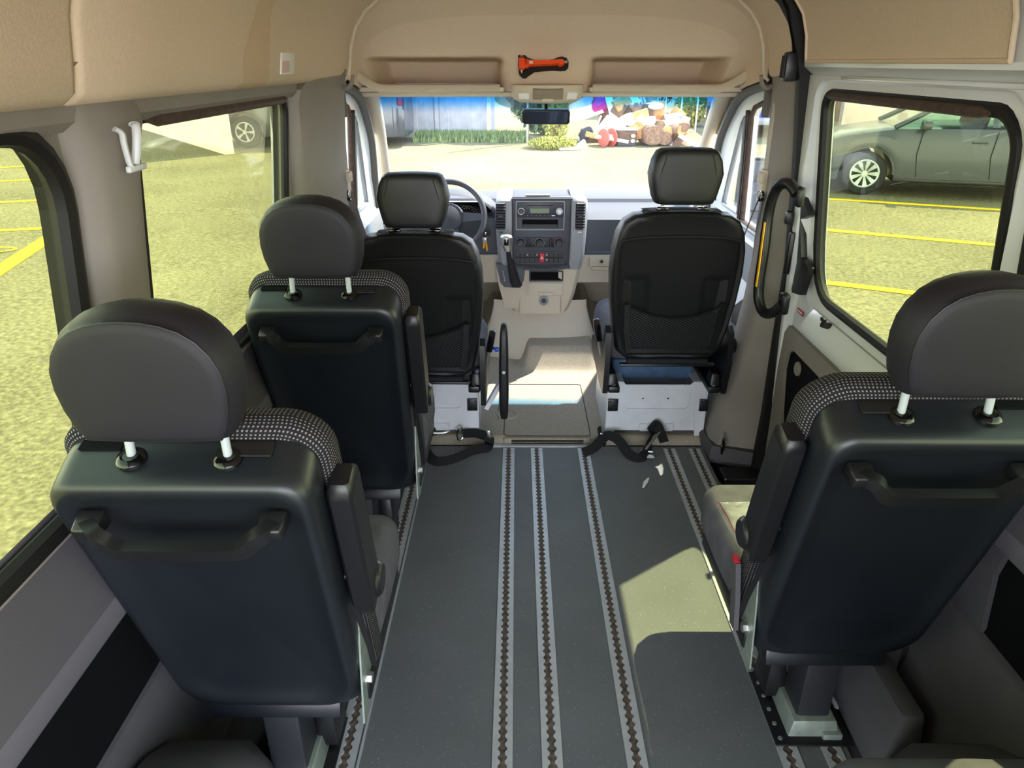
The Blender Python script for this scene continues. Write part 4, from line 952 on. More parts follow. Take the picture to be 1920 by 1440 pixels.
# switch row with the hazard button
x, z, w, h = fr(964, 1060, 467, 489)
m = MB(); m.plate(rr(x-w/2, x+w/2, z-h/2, z+h/2, .018), [rr(x-w/2+.006, x+w/2-.006, z-h/2+.006, z+h/2-.006, .014)], lambda u, v, q: (u, Yp-.008+q, v), .012); sr = m.build('switch_bezel', 'radio_grey', DB, smooth=0)
for k in range(10):
    if k == 5: continue
    for r_ in (0, 1):
        m = MB(); X = cu(971+k*9.2); m.box((X-.001, Yp-.005, cv(473+r_*9.5)), (.0245, .006, .025), bev=.0015); sw = m.build('switch', 'sw_dark', sr, smooth=0)
        if (k, r_) in ((2, 0), (4, 0), (6, 0), (6, 1)):
            q = MB(); q.box((X, Yp-.0088, cv(472+r_*9.5)), (.009, .001, .003)); q.box((X, Yp-.0088, cv(474+r_*9.5)), (.006, .001, .002)); q.build('switch_symbol', 'mark_white', sw, smooth=0)
X = cu(971+5*9.2); Z = cv(477.8)
m = MB(); m.box((X, Yp-.006, Z), (.026, .010, .050), bev=.002); hz = m.build('hazard_button', 'label_red', sr); hz['label'] = 'red hazard light button with a white triangle'
m = MB(); m.plate([(X-.0095, Z-.008), (X+.0095, Z-.008), (X, Z+.010)], [[(X-.0042, Z-.0045), (X+.0042, Z-.0045), (X, Z+.0035)]], lambda u, v, q: (u, Yp-.0125+q, v), .001); m.build('hazard_triangle', 'mark_white', hz, smooth=0)
# lower tray, drawer, socket
Yl = 3.876
x, z, w, h = fr(993, 1059, 503, 524)
m = MB(); m.plate(rr(x-w/2, x+w/2, z-h/2, z+h/2, .006), [rr(x-w/2+.008, x+w/2-.008, z-h/2+.008, z+h/2-.008, .004)], lambda u, v, q: (u, Yl-.006+q, v), .008)
lt = m.build('lower_tray', 'sw_dark', DB, smooth=0); m = MB(); m.box((x, Yl, z), (w-.014, .003, h-.014)); m.build('tray_opening', 'panel_black', lt, smooth=0)
x, z, w, h = fr(991, 1059, 527, 551)
m = MB(); m.box((x, Yl+.0, z), (w, .008, h), bev=.003); dw = m.build('drawer', 'dash_beige', DB); m = MB(); m.box((x, Yl-.006, z-h*.38), (w*.42, .012, .02), bev=.004); m.build('drawer_pull', 'dash_beige', dw)
m = MB(); m.lathe([(.028, 0), (.028, -.006), (.022, -.008), (.020, -.002), (0, -.002)], (cu(1022), Yl, cv(562)), 'Y', 24); so = m.build('power_socket', 'dash_silver', DB); m = MB(); m.lathe([(0, -.006), (.014, -.006), (.014, 0)], (cu(1022), Yl, cv(562)), 'Y', 16); m.build('socket_cap', 'sw_dark', so)
# gear selector
m = MB(); m.plate([(cu(929), cv(487)), (cu(932), cv(489)), (cu(985), cv(500)), (cu(983), cv(520)), (cu(976), cv(535)), (cu(945), cv(533)), (cu(938), cv(525))], [], lambda u, v, q: (u, 3.850+q+(.04*(v-.45)), v), .02)
gs = m.build('gear_surround', 'console_grey', DB, smooth=0)
m = MB()
for k in range(6): m.box((cu(943+k*.6), 3.8475, cv(503+k*3.4)), (.003, .002, .005))
m.build('gear_marks', 'mark_white', gs, smooth=0)
m = MB(); rg = []
for x, y, z, a, b_ in ((cu(970), 3.85, cv(531), .030, .022), (cu(966), 3.82, cv(520), .028, .022), (cu(960), 3.79, cv(492), .022, .02), (cu(955), 3.765, cv(470), .014, .014), (cu(953), 3.755, cv(456), .011, .011)):
    rg.append([(x+a*math.cos(t*PI/8), y+b_*math.sin(t*PI/8), z+.15*a*math.cos(t*PI/8)) for t in range(16)])
m.loft(rg); m.build('gear_boot', 'leather', gs)
m = MB(); rg = []
for u, y, v, a, b_ in ((953.5, 3.757, 484, .012, .014), (952.5, 3.748, 482, .015, .018), (951, 3.74, 472, .021, .022), (950, 3.732, 462, .026, .024), (950, 3.73, 456, .026, .022), (950, 3.732, 453, .020, .018), (950, 3.733, 451.5, .006, .006)):
    rg.append([(cu(u)+1.3*a*math.cos(t*PI/10), y+1.2*b_*math.sin(t*PI/10), cv(v)+.08) for t in range(20)])
m.loft(rg); kb = m.build('gear_knob', 'steel', gs)
m = MB(); m.box((cu(950), 3.706, cv(464)+.08), (.024, .012, .034), bev=.005); m.build('knob_inlay', 'gloss_black', kb)
m = MB(); m.tube([(cu(960)+.020*math.cos(t*PI/12), 3.895, cv(554)+.014*math.sin(t*PI/12)) for t in range(13)], .0018, 6); m.build('blank_cover', 'dash_beige', DB)
m = MB(); m.loft([[(cu(930), 4.0, cv(495)), (cu(930), 3.86, cv(500)), (cu(985), 3.855, cv(500)), (cu(988), 4.0, cv(500))], [(cu(932), 4.0, cv(530)), (cu(934), 3.87, cv(530)), (cu(986), 3.866, cv(535)), (cu(988), 4.0, cv(530))], [(cu(940), 4.0, cv(560)), (cu(941), 3.89, cv(560)), (cu(985), 3.885, cv(560)), (cu(986), 4.0, cv(560))], [(cu(944), 4.0, cv(582)), (cu(945), 3.90, cv(580)), (cu(984), 3.895, cv(580)), (cu(985), 4.0, cv(580))]]); m.build('selector_tower', 'dash_beige', DB)
# foot of the console flowing into the cab floor
m = MB()
def foot(u, v):
    a = -PI*.5+PI*u; k = sst(0, 1, v); r = .27+.08*k; y = 3.98 - (.02+.16*k)*math.cos(a)**.6 if abs(math.cos(a)) > 1e-6 else 3.98
    return (-.01 + r*math.sin(a), y + (.30 if 0 else 0), .34-.34*v)
m.grid(foot, 40, 10); m.build('console_foot', 'dash_beige', DB, smooth=70)
# instrument cluster
m = MB(); m.box((-.52, 4.10, .80), (.44, .05, .16), (-.25, 0, 0), bev=.03); ic = m.build('instrument_cluster', 'gloss_black', DB)
m = MB(); rg = [[(-.52+.245*math.cos(PI*k/16)*q, y, .80+.125*math.sin(PI*k/16)*q) for k in range(17)] for y, q in ((4.02, 1.0), (4.10, .95), (4.12, .9))]
m.loft(rg, closed=False); m.loft([[(-.52+.245*math.cos(PI*k/16)*q, y, .80+.125*math.sin(PI*k/16)*q) for k in range(17)] for y, q in ((4.02, 1.0), (4.03, 1.06), (4.2, 1.1))], closed=False); m.build('cluster_hood', 'dash_dark', ic)
for X in (-.43, -.62):
    m = MB(); m.tube([(X+.060*math.cos(t*PI/16), 4.068-.0*t, .80+.058*math.sin(t*PI/16)) for t in range(32)], .003, 6, closed=True); g = m.build('gauge_ring', 'dash_dark', ic)
    m = MB()
    for k in range(15):
        a = -.6+k*(PI+1.2)/14; m.box((X+.050*math.cos(a), 4.066, .80+.048*math.sin(a)), (.004, .001, .004))
    m.build('gauge_marks', 'mark_white', g, smooth=0)
m = MB(); m.box((-.43, 4.064, .79), (.022, .002, .006)); m.box((-.495, 4.064, .845), (.008, .002, .008)); wl_ = m.build('warning_lamp', 'red_lamp', ic, smooth=0); wl_['label'] = 'lit red warning lamps'
# ignition lock and keys
m = MB(); m.lathe([(.026, 0), (.026, -.006), (.018, -.008), (.016, -.002), (0, -.002)], (-.318, 3.985, .73), 'Y', 20); m.build('ignition_lock', 'sw_dark', DB)
K = thing('key_bunch', 'keys with yellow tags hanging from the ignition lock', 'keys', (-.322, 3.96, .73))
m = MB(); m.box((0, -.002, 0), (.012, .03, .020), bev=.003); m.build('key_head', 'chrome', K)
m = MB(); m.tube([(.012*math.cos(t*PI/8)-.002, -.02, -.018+.012*math.sin(t*PI/8)) for t in range(16)], .0015, 6, closed=True); m.build('key_ring', 'chrome', K)
m = MB(); m.box((-.008, -.02, -.055), (.012, .003, .055), (0, .1, 0), bev=.001); m.build('key_tag', 'key_yellow', K)
m = MB(); m.box((.005, -.022, -.062), (.010, .003, .07), (0, -.12, 0), bev=.001); m.build('key_tag', 'key_yellow', K)
m = MB(); m.box((-.006, -.024, -.035), (.024, .004, .03), bev=.001); m.build('key', 'steel', K)
# steering wheel, stalk
SW = thing('steering_wheel', 'grey steering wheel half hidden behind the driver headrest', 'steering wheel', (-.512, 3.80, .85), rot=(math.radians(-62)+PI/2*0, 0, 0))
SW.rotation_euler = (math.radians(62), 0, 0)
m = MB(); m.tube([(.192*math.cos(t*PI/24), .192*math.sin(t*PI/24), 0) for t in range(48)], .0155, 12, closed=True); m.build('wheel_rim', 'wheel_black', SW)
m = MB(); m.lathe([(0, .035), (.05, .032), (.075, .02), (.085, -.01), (.06, -.05), (0, -.06)], (0, 0, -.02), 'Z', 24); m.build('wheel_hub', 'wheel_black', SW)
for a in (0, PI, -PI/2+.35, -PI/2-.35):
    m = MB(); m.ribbon([(.06*math.cos(a), .06*math.sin(a), -.015), (.12*math.cos(a), .12*math.sin(a), -.006), (.186*math.cos(a), .186*math.sin(a), 0)], [.06, .045, .035], .014, side=(-math.sin(a), math.cos(a), 0)); m.build('spoke', 'console_grey', SW)
m = MB(); m.cyl((-.512, 3.82, .84), (-.512, 4.05, .73), .045); tag(m.build('steering_column', 'sw_dark'), 'dark steering column cowl behind the steering wheel', 'steering column')

# ================================================================== small fittings
# rear view mirror
T = thing('rear_view_mirror', 'wide black rear view mirror hanging from the windscreen header', 'mirror', (.0, 3.87, 1.345), rot=(math.radians(13), 0, math.radians(-4)))
m = MB(); rg = [[(x*k, y, z*k2) for x, z in rr(-.122, .122, -.037, .037, .018)] for y, k, k2 in ((-.008, .96, .9), (-.004, 1, 1), (.02, 1, 1), (.035, .8, .7))]; m.loft(rg); m.build('mirror_housing', 'black_plastic', T)
m = MB(); rg = [[(x, -.0095, z) for x, z in rr(-.112, .112, -.029, .029, .013)], [(x, -.008, z) for x, z in rr(-.112, .112, -.029, .029, .013)]]; m.loft(rg)
mir = bpy.data.materials.new('mirror_glass'); mir.use_nodes = True; mb_ = mir.node_tree.nodes['Principled BSDF']; mb_.inputs['Base Color'].default_value = (.10, .11, .14, 1); mb_.inputs['Metallic'].default_value = 1; mb_.inputs['Roughness'].default_value = .06; M['mirror_glass'] = mir
m.build('mirror_glass', 'mirror_glass', T)
m = MB(); m.tube([(0, .02, .02), (0, .015, .05), (.002, -.02, .085)], .008, 8); m.box((.0, -.005, .075), (.035, .03, .012), bev=.003); m.build('mirror_stem', 'gloss_black', T)
# overhead lamp console
T = thing('overhead_console', 'beige rounded overhead console with reading lamp above the mirror', 'console', (-.012, 3.49, 1.452))
m = MB(); rg = []
for z, k in ((.055, 1.02), (.045, 1.04), (.02, 1.02), (-.005, .96), (-.018, .8), (-.022, .5)):
    rg.append([(x*k, -.01+y*k, z) for x, y in [(.160*math.copysign(abs(math.cos(t*PI/20))**.75, math.cos(t*PI/20)), .105*math.sin(t*PI/20)) for t in range(40)]])
m.loft(rg); m.build('console_shell', 'trim_beige', T, smooth=60)
m = MB(); m.box((0, -.112, .020), (.135, .024, .045), (.45, 0, 0), bev=.005); m.build('lamp_lens', 'lens_grey', T)
for sx in (-1, 1):
    m = MB(); m.box((sx*.104, -.096, .014), (.05, .024, .030), (.45, 0, sx*.35), bev=.005); m.build('side_lens', 'label_white', T)
m = MB(); m.box((0, -.112, -.006), (.05, .014, .014), bev=.003); m.build('lamp_switch', 'trim_beige', T)
# emergency hammer
T = thing('emergency_hammer', 'orange emergency hammer in its black holder on the roof lining', 'hammer', (-.032, 3.395, 1.590), rot=(-.50, -.02, 0)); T.scale = (.82, .9, .86)
m = MB(); sh = [(-.135, .05), (-.12, .058), (-.105, .056), (-.085, .036), (-.05, .024), (0, .020), (.05, .024), (.08, .036), (.10, .038), (.122, .030), (.132, .01), (.13, -.016), (.115, -.028), (.09, -.030), (.05, -.026), (0, -.028), (-.05, -.032), (-.08, -.05), (-.095, -.062), (-.115, -.062), (-.132, -.045), (-.138, 0)]
m.plate(sh, [], lambda u, v, q: (u, .0+q, v*1.05), .012); m.build('hammer_holder', 'black_plastic', T, smooth=0)
m = MB(); m.box((-.118, -.012, -.001), (.032, .026, .056), bev=.005); m.box((-.095, -.012, -.001), (.03, .02, .045), bev=.006)
hp = [(a_*1.0, b_*.8) for a_, b_ in [(-.10, .020), (-.06, .016), (.05, .013), (.08, .018), (.10, .017), (.11, .004), (.108, -.010), (.09, -.020), (.075, -.018), (.085, -.008), (.05, -.012), (-.06, -.014), (-.10, -.018)]]
m.plate(hp, [], lambda u, v, q: (u, -.022+q, v), .02); m.build('hammer_body', 'orange', T, smooth=30)
for z, s_ in ((.034, 1), (-.036, -1)):
    m = MB(); m.cyl((-.118, -.012, z), (-.118, -.012, z+s_*.016), .009, .002, seg=12); m.build('hammer_tip', 'chrome', T)
m = MB(); m.lathe([(0, -.006), (.008, -.005), (.009, 0)], (.118, -.004, .006), 'Y', 14); m.build('holder_stud', 'chrome', T)
m = MB(); m.box((-.068, -.024, 0), (.02, .003, .014), bev=.001); m.build('hammer_badge', 'mark_white', T)
# paper label on the roof side
b = MB(); b.box((0, 0, 0), (.003, .13, .056), bev=.001); lb = b.build('paper_label', 'label_white'); lb.location = (-.7955, 2.19, 1.596); lb.rotation_euler = (0, math.radians(10), 0)
tag(lb, 'small white label with a pink square on the roof lining above the left window', 'label')
q = MB(); q.box((.002, -.022, -.008), (.0015, .070, .030)); pn = q.build('label_print', 'label_pink', lb, smooth=0)
# white forked plastic clip on the left pillar
T = thing('belt_holder', 'white forked plastic holder on the grey pillar between the left windows', 'holder', (-.812, 1.262, 1.474)); T.scale = (.8, .8, .62)
m = MB()
m.tube(spline([(.002, -.040, .042), (.01, -.030, .030), (.006, -.022, .0), (.004, -.014, -.045), (.004, -.006, -.062)], 5), [.011]+[.009]*19+[.008], 8, flat=.7)
m.tube(spline([(.002, .044, .045), (.012, .030, .040), (.014, .020, .012), (.010, .016, -.02), (.004, .010, -.055)], 5), [.012]+[.009]*19+[.008], 8, flat=.7)
m.box((.004, .012, -.066), (.012, .075, .018), bev=.004); m.build('holder_body', 'plastic_white', T, smooth=60)
# coat hooks
for sx, y, lb in ((-1, 2.93, 'beige coat hook at the top of the left pillar'), (1, 2.93, 'beige coat hook at the top of the pillar beside the sliding door')):
    m = MB(); m.tube(spline([(sx*.815, y, 1.515), (sx*.795, y-.01, 1.510), (sx*.775, y-.02, 1.525), (sx*.765, y-.025, 1.555)], 5), [.012]*8+[.010]*4+[.007]*4, 8, flat=.8); tag(m.build('coat_hook', 'trim_grey'), lb, 'hook', 'coat hooks on the pillars')
# grab handle with a yellow strip
T = thing('pillar_handle', 'long black grab handle with a yellow strip beside the sliding door', 'handle', (.79, 2.60, .95))
P = [(.03, -.085, .235), (.012, -.05, .262), (-.004, .0, .250), (-.012, .03, .20), (-.012, .045, .13), (-.012, .035, .01), (-.014, .03, -.11), (-.010, .015, -.18), (.0, -.03, -.215), (.012, -.09, -.195), (.03, -.125, -.15)]
m = MB(); m.tube(spline(P, 5), .0195, 12); m.box((.040, -.085, .225), (.03, .05, .07), bev=.012); m.box((.035, -.12, -.15), (.03, .05, .08), bev=.012); h = m.build('handle_bar', 'wheel_black', T, smooth=60); h.data.materials[0] = M['black_plastic']
m = MB(); m.ribbon([(-.029, .02, .115), (-.029, .018, .04), (-.0295, .012, -.05), (-.031, .008, -.125)], .013, .004, side=(0, 1, 0)); ys = m.build('yellow_strip', 'yellow', T); ys['label'] = 'yellow strip'
m = MB(); m.ribbon([(-.010, -.004, .120), (-.010, -.004, .04), (-.0105, -.008, -.05), (-.012, -.012, -.125)], .03, .004, side=(.4, -1, 0))
# D ring at the foot of the pillar
T = thing('lashing_ring', 'black lashing ring at the foot of the grey pillar', 'ring', (.735, 2.66, .105), rz=-.35)
m = MB(); m.tube([(.0, .038*math.cos(t*PI/10), .030*math.sin(t*PI/10)) for t in range(20)], .006, 8, closed=True); m.build('ring', 'gloss_black', T)
m = MB(); m.plate([(-.02, -.012), (.02, -.012), (0, .018)], [], lambda u, v, q: (.0+q, u, v), .012); m.build('ring_lug', 'gloss_black', T, smooth=0)
# seat belts of the cab
for sx, nm, pts in ((1, 'right', [(.812, 2.86, 1.13), (.80, 2.93, .98), (.79, 3.0, .84), (.79, 3.05, .74)]), (-1, 'left', [(-.812, 2.86, 1.12), (-.80, 2.92, 1.0), (-.79, 2.98, .9), (-.80, 3.05, .80)])):
    T = thing('cab_seat_belt', 'grey seat belt with beige height adjuster on the %s' % ('pillar beside the sliding door' if sx > 0 else 'pillar behind the driver'), 'seat belt', (0, 0, 0), group='cab seat belts')
    m = MB(); m.ribbon(pts, .046, .003, side=(.45, .9, .2)); m.build('belt_strap', 'belt_grey', T)
    m = MB(); m.box((sx*.822, 2.87, 1.165), (.03, .05, .11), (0, 0, 0), bev=.008); m.box((sx*.806, 2.865, 1.19), (.018, .055, .04), bev=.006); m.build('belt_adjuster', 'trim_beige', T)
    m = MB(); m.box((sx*.825, 2.875, 1.34), (.012, .035, .24), bev=.003); m.build('adjuster_rail', 'dash_beige', T)
    m = MB(); m.tube([(sx*.812, 2.86+.03*math.cos(t*PI/8), 1.12+.018*math.sin(t*PI/8)) for t in range(16)], .006, 8, closed=True); m.build('belt_guide', 'gloss_black', T)
    if sx > 0:
        m = MB(); m.box((.79, 3.05, .73), (.04, .06, .04), (0, 0, .4), bev=.008); m.build('belt_clip', 'dash_silver', T)
# belts lying on the floor
T = thing('floor_belt', 'black webbing belt with metal buckles lying on the floor behind the front passenger seat box', 'belt', (0, 0, 0), group='loose belts on the floor')
pts = spline([(.150, 2.76, .012), (.20, 2.775, .030), (.26, 2.83, .060), (.31, 2.80, .055), (.35, 2.74, .02), (.40, 2.715, .012), (.445, 2.78, .035), (.47, 2.86, .085), (.49, 2.85, .10), (.515, 2.79, .05)], 5)
sd = [(.1, .9, .45)]*len(pts); m = MB(); m.ribbon(pts, .045, .003, sides=[(.2, .8, .6)]*len(pts)); m.build('webbing', 'belt', T)
m = MB(); m.tube(spline([(.41, 2.765, .02), (.43, 2.76, .035), (.47, 2.80, .065), (.50, 2.83, .08)], 4), .006, 8); m.tube([(.41, 2.765, .018), (.46, 2.76, .018)], .005, 8); m.build('metal_hook', 'steel', T)
m = MB(); m.ribbon([(.225, 2.84, .10), (.235, 2.83, .05), (.255, 2.82, .015)], .03, .006, side=(.5, 1, 0)); m.build('strap_end', 'belt', T)
m = MB(); m.box((.232, 2.835, .055), (.016, .012, .035), (0, .3, 0), bev=.002); m.build('slide_buckle', 'chrome', T)
T = thing('floor_belt', 'black webbing belt with a chrome buckle lying on the floor behind the driver seat box', 'belt', (0, 0, 0), group='loose belts on the floor')
pts = spline([(-.27, 2.835, .05), (-.275, 2.80, .02), (-.33, 2.78, .014), (-.42, 2.70, .012), (-.50, 2.68, .014), (-.545, 2.74, .03), (-.55, 2.86, .05), (-.52, 2.90, .05)], 5)
m = MB(); m.ribbon(pts, .045, .003, sides=[(.2, .8, .6)]*len(pts)); m.build('webbing', 'belt', T)
pts = spline([(-.27, 2.83, .05), (-.33, 2.86, .055), (-.39, 2.865, .05)], 5); m = MB(); m.ribbon(pts, .045, .004, side=(.1, .8, .5)); m.build('webbing', 'belt', T)
m = MB(); m.tube([(-.405+.014*math.cos(t*PI/8), 2.862+.01*math.cos(t*PI/8), .05+.032*math.sin(t*PI/8)) for t in range(16)], .005, 8, closed=True); m.build('chrome_buckle', 'chrome', T)
m = MB(); m.box((-.272, 2.835, .06), (.018, .012, .045), (0, -.2, 0), bev=.002); m.build('slide_buckle', 'chrome', T)
m = MB(); m.tube(spline([(-.53, 2.88, .045), (-.49, 2.89, .04), (-.46, 2.90, .045), (-.47, 2.915, .05)], 4), .006, 8); m.build('metal_hook', 'steel', T)
b = MB(); b.box((.53, 2.985, .05), (.08, .05, .04), (0, 0, .2), bev=.01); T_ = b.build('belt_stub', 'black_plastic'); tag(T_, 'small black buckle end with a red top lying under the front passenger seat box', 'buckle')
q = MB(); q.box((.53, 2.985, .072), (.03, .02, .006), bev=.002); q.build('buckle_button', 'reel_red', T_)
# scraps
R = random.Random(5); b = MB()
lp = [(.016*(1+R.uniform(-.45, .5))*math.cos(a*PI/8), .014*(1+R.uniform(-.45, .5))*math.sin(a*PI/8)) for a in range(16)]
b.plate(lp, [], lambda u, v, w: (.443+u, 2.735+v, .003+w+.006*abs(math.sin(u*160+v*90))), .0015); tag(b.build('paper_scrap', 'paper', smooth=0), 'torn scrap of white paper on the grey floor by the black belt', 'paper')
b = MB(); b.tube([(.375, 2.49, .004), (.392, 2.53, .005), (.410, 2.565, .004)], [.004, .009, .004], 8, flat=.35); tag(b.build('pale_chip', 'paper'), 'small pale elongated chip on the floor between the rails', 'litter')
# plastic zip bag on the right seat cushion
T = thing('zip_bag', 'clear plastic zip bag with red line lying on the pale seat cushion at right', 'bag', (.50, 1.58, .470), rz=.05)
def bag(u, v, s=1):
    x = -.085+.20*u; y = -.11+.22*v; e = min(u, 1-u, v, 1-v)
    return (x, y, s*.010*sst(0, .2, e)+.0035*math.sin(23*u+5*v)*math.sin(17*v-4*u)*sst(0, .1, e))
m = MB(); m.grid(lambda u, v: bag(u, v, 1), 30, 30); m.grid(lambda u, v: bag(u, v, -.15), 10, 10); m.build('bag_film', 'bag_film', T, smooth=80)
m = MB(); m.tube([(x-.085+.012, y, bag(.06, (y+.11)/.22)[2]+.001) for x, y in [(0, -.108+.216*k/12) for k in range(13)]], .0014, 6); zl = m.build('zip_line', 'label_red', T); zl['label'] = 'red zip line'
m = MB()
for k in range(9): m.box((.01+R.uniform(-.02, .05), -.04+R.uniform(-.05, .05), .003), (.05, .006, .003), (0, R.uniform(-.1, .1), R.uniform(0, 3)))
m.build('bag_contents', 'paper', T, smooth=0)
# floor anchor strip at right
b = MB(); b.box((.735, 1.50, .010), (.045, .22, .010), bev=.002); b.box((.765, 1.50, .05), (.008, .18, .08), (0, .25, 0)); tag(b.build('wall_bracket', 'plastic_white'), 'perforated pale metal bracket on the floor under the right seat', 'bracket')
b = MB(); b.taper((.775, 1.33, .10), (.11, .30, .20), (.55, .85, .015), bev=.015); struct(b.build('trim_28', 'trim_dark'), 'dark box at the foot of the right wall')
# outside mirrors
for sx in (-1, 1):
    T = thing('side_mirror', 'black framed outside mirror beyond the %s front window' % ('right' if sx > 0 else 'left'), 'mirror', (sx*1.17, 4.02, .93), group='outside mirrors', rz=sx*-.30)
    m = MB(); rg = [[(x*k, y, z*k) for x, z in rr(-.105, .105, -.20, .20, .04)] for y, k in ((-.01, .98), (0, 1), (.03, 1), (.10, .85), (.13, .5))]; m.loft(rg); m.build('mirror_shell', 'black_plastic', T)
    m = MB(); m.plate(rr(-.092, .092, -.08, .185, .03), [], lambda u, v, w: (u, -.0135-w, v), .002); m.build('mirror_glass', 'mirror_glass', T, smooth=0)
    m = MB(); m.plate(rr(-.092, .092, -.185, -.09, .03), [], lambda u, v, w: (u, -.0135-w, v), .002); m.build('wide_angle_glass', 'mirror_glass', T, smooth=0)
    m = MB(); m.tube([(-sx*.05, .05, -.1), (-sx*.12, .03, -.10), (-sx*.18, .0, -.10)], .02, 8); m.build('mirror_arm', 'black_plastic', T)
# ================================================================== OUTSIDE
GS = .03
def gz(y): return -.6+GS*y
b = MB(); b.grid(lambda u, v: (-60+120*u, -25+90*v, gz(-25+90*v)), 8, 8); struct(b.build('ground', 'asphalt', smooth=0), 'sunlit asphalt car park')
def line(p, q, w, label, nm='parking_line'):
    p = Vector(p); q = Vector(q); d = (q-p).normalized(); s_ = Vector((-d.y, d.x))*w/2; b = MB()
    b.plate([tuple(p-s_), tuple(q-s_), tuple(q+s_), tuple(p+s_)], [], lambda u, v, t: (u, v, gz(v)+.004+t), .003)
    return tag(b.build(nm, 'line_yellow', smooth=0), label, 'marking', 'yellow parking lines')
line((-9.75, 13.6), (-8.8, 14.05), .12, 'farthest yellow parking line seen through the rear left window')
line((-9.6, 12.0), (-7.9, 12.55), .12, 'yellow parking line through the rear left window, second from the top')
line((-8.5, 10.32), (-6.9, 10.82), .12, 'yellow parking line through the rear left window, third from the top')
line((-7.6, 8.65), (-5.85, 9.08), .12, 'yellow parking line through the rear left window that meets the thick diagonal')
line((-5.9, 8.95), (-5.1, 5.0), .20, 'thick diagonal yellow line seen through the rear left window')
line((3.9, 11.10), (7.9, 9.70), .12, 'yellow line along the shadow of the silver car')
line((3.2, 9.20), (7.0, 7.62), .13, 'yellow parking line in the middle of the sliding door window')
line((2.3, 7.12), (5.6, 5.65), .13, 'nearest yellow parking line, cut by the right headrest')
def ringmark(x, y, label):
    b = MB(); b.tube([(x+.16*math.cos(t*PI/10), y+.11*math.sin(t*PI/10), gz(y)+.006) for t in range(20)], .02, 6, closed=True, flat=.2); tag(b.build('painted_ring', 'line_yellow'), label, 'marking')
ringmark(-6.05, 8.0, 'small yellow painted ring on the asphalt beside the thick diagonal line'); ringmark(3.9, 10.1, 'small yellow painted ring at the left edge of the sliding door window')

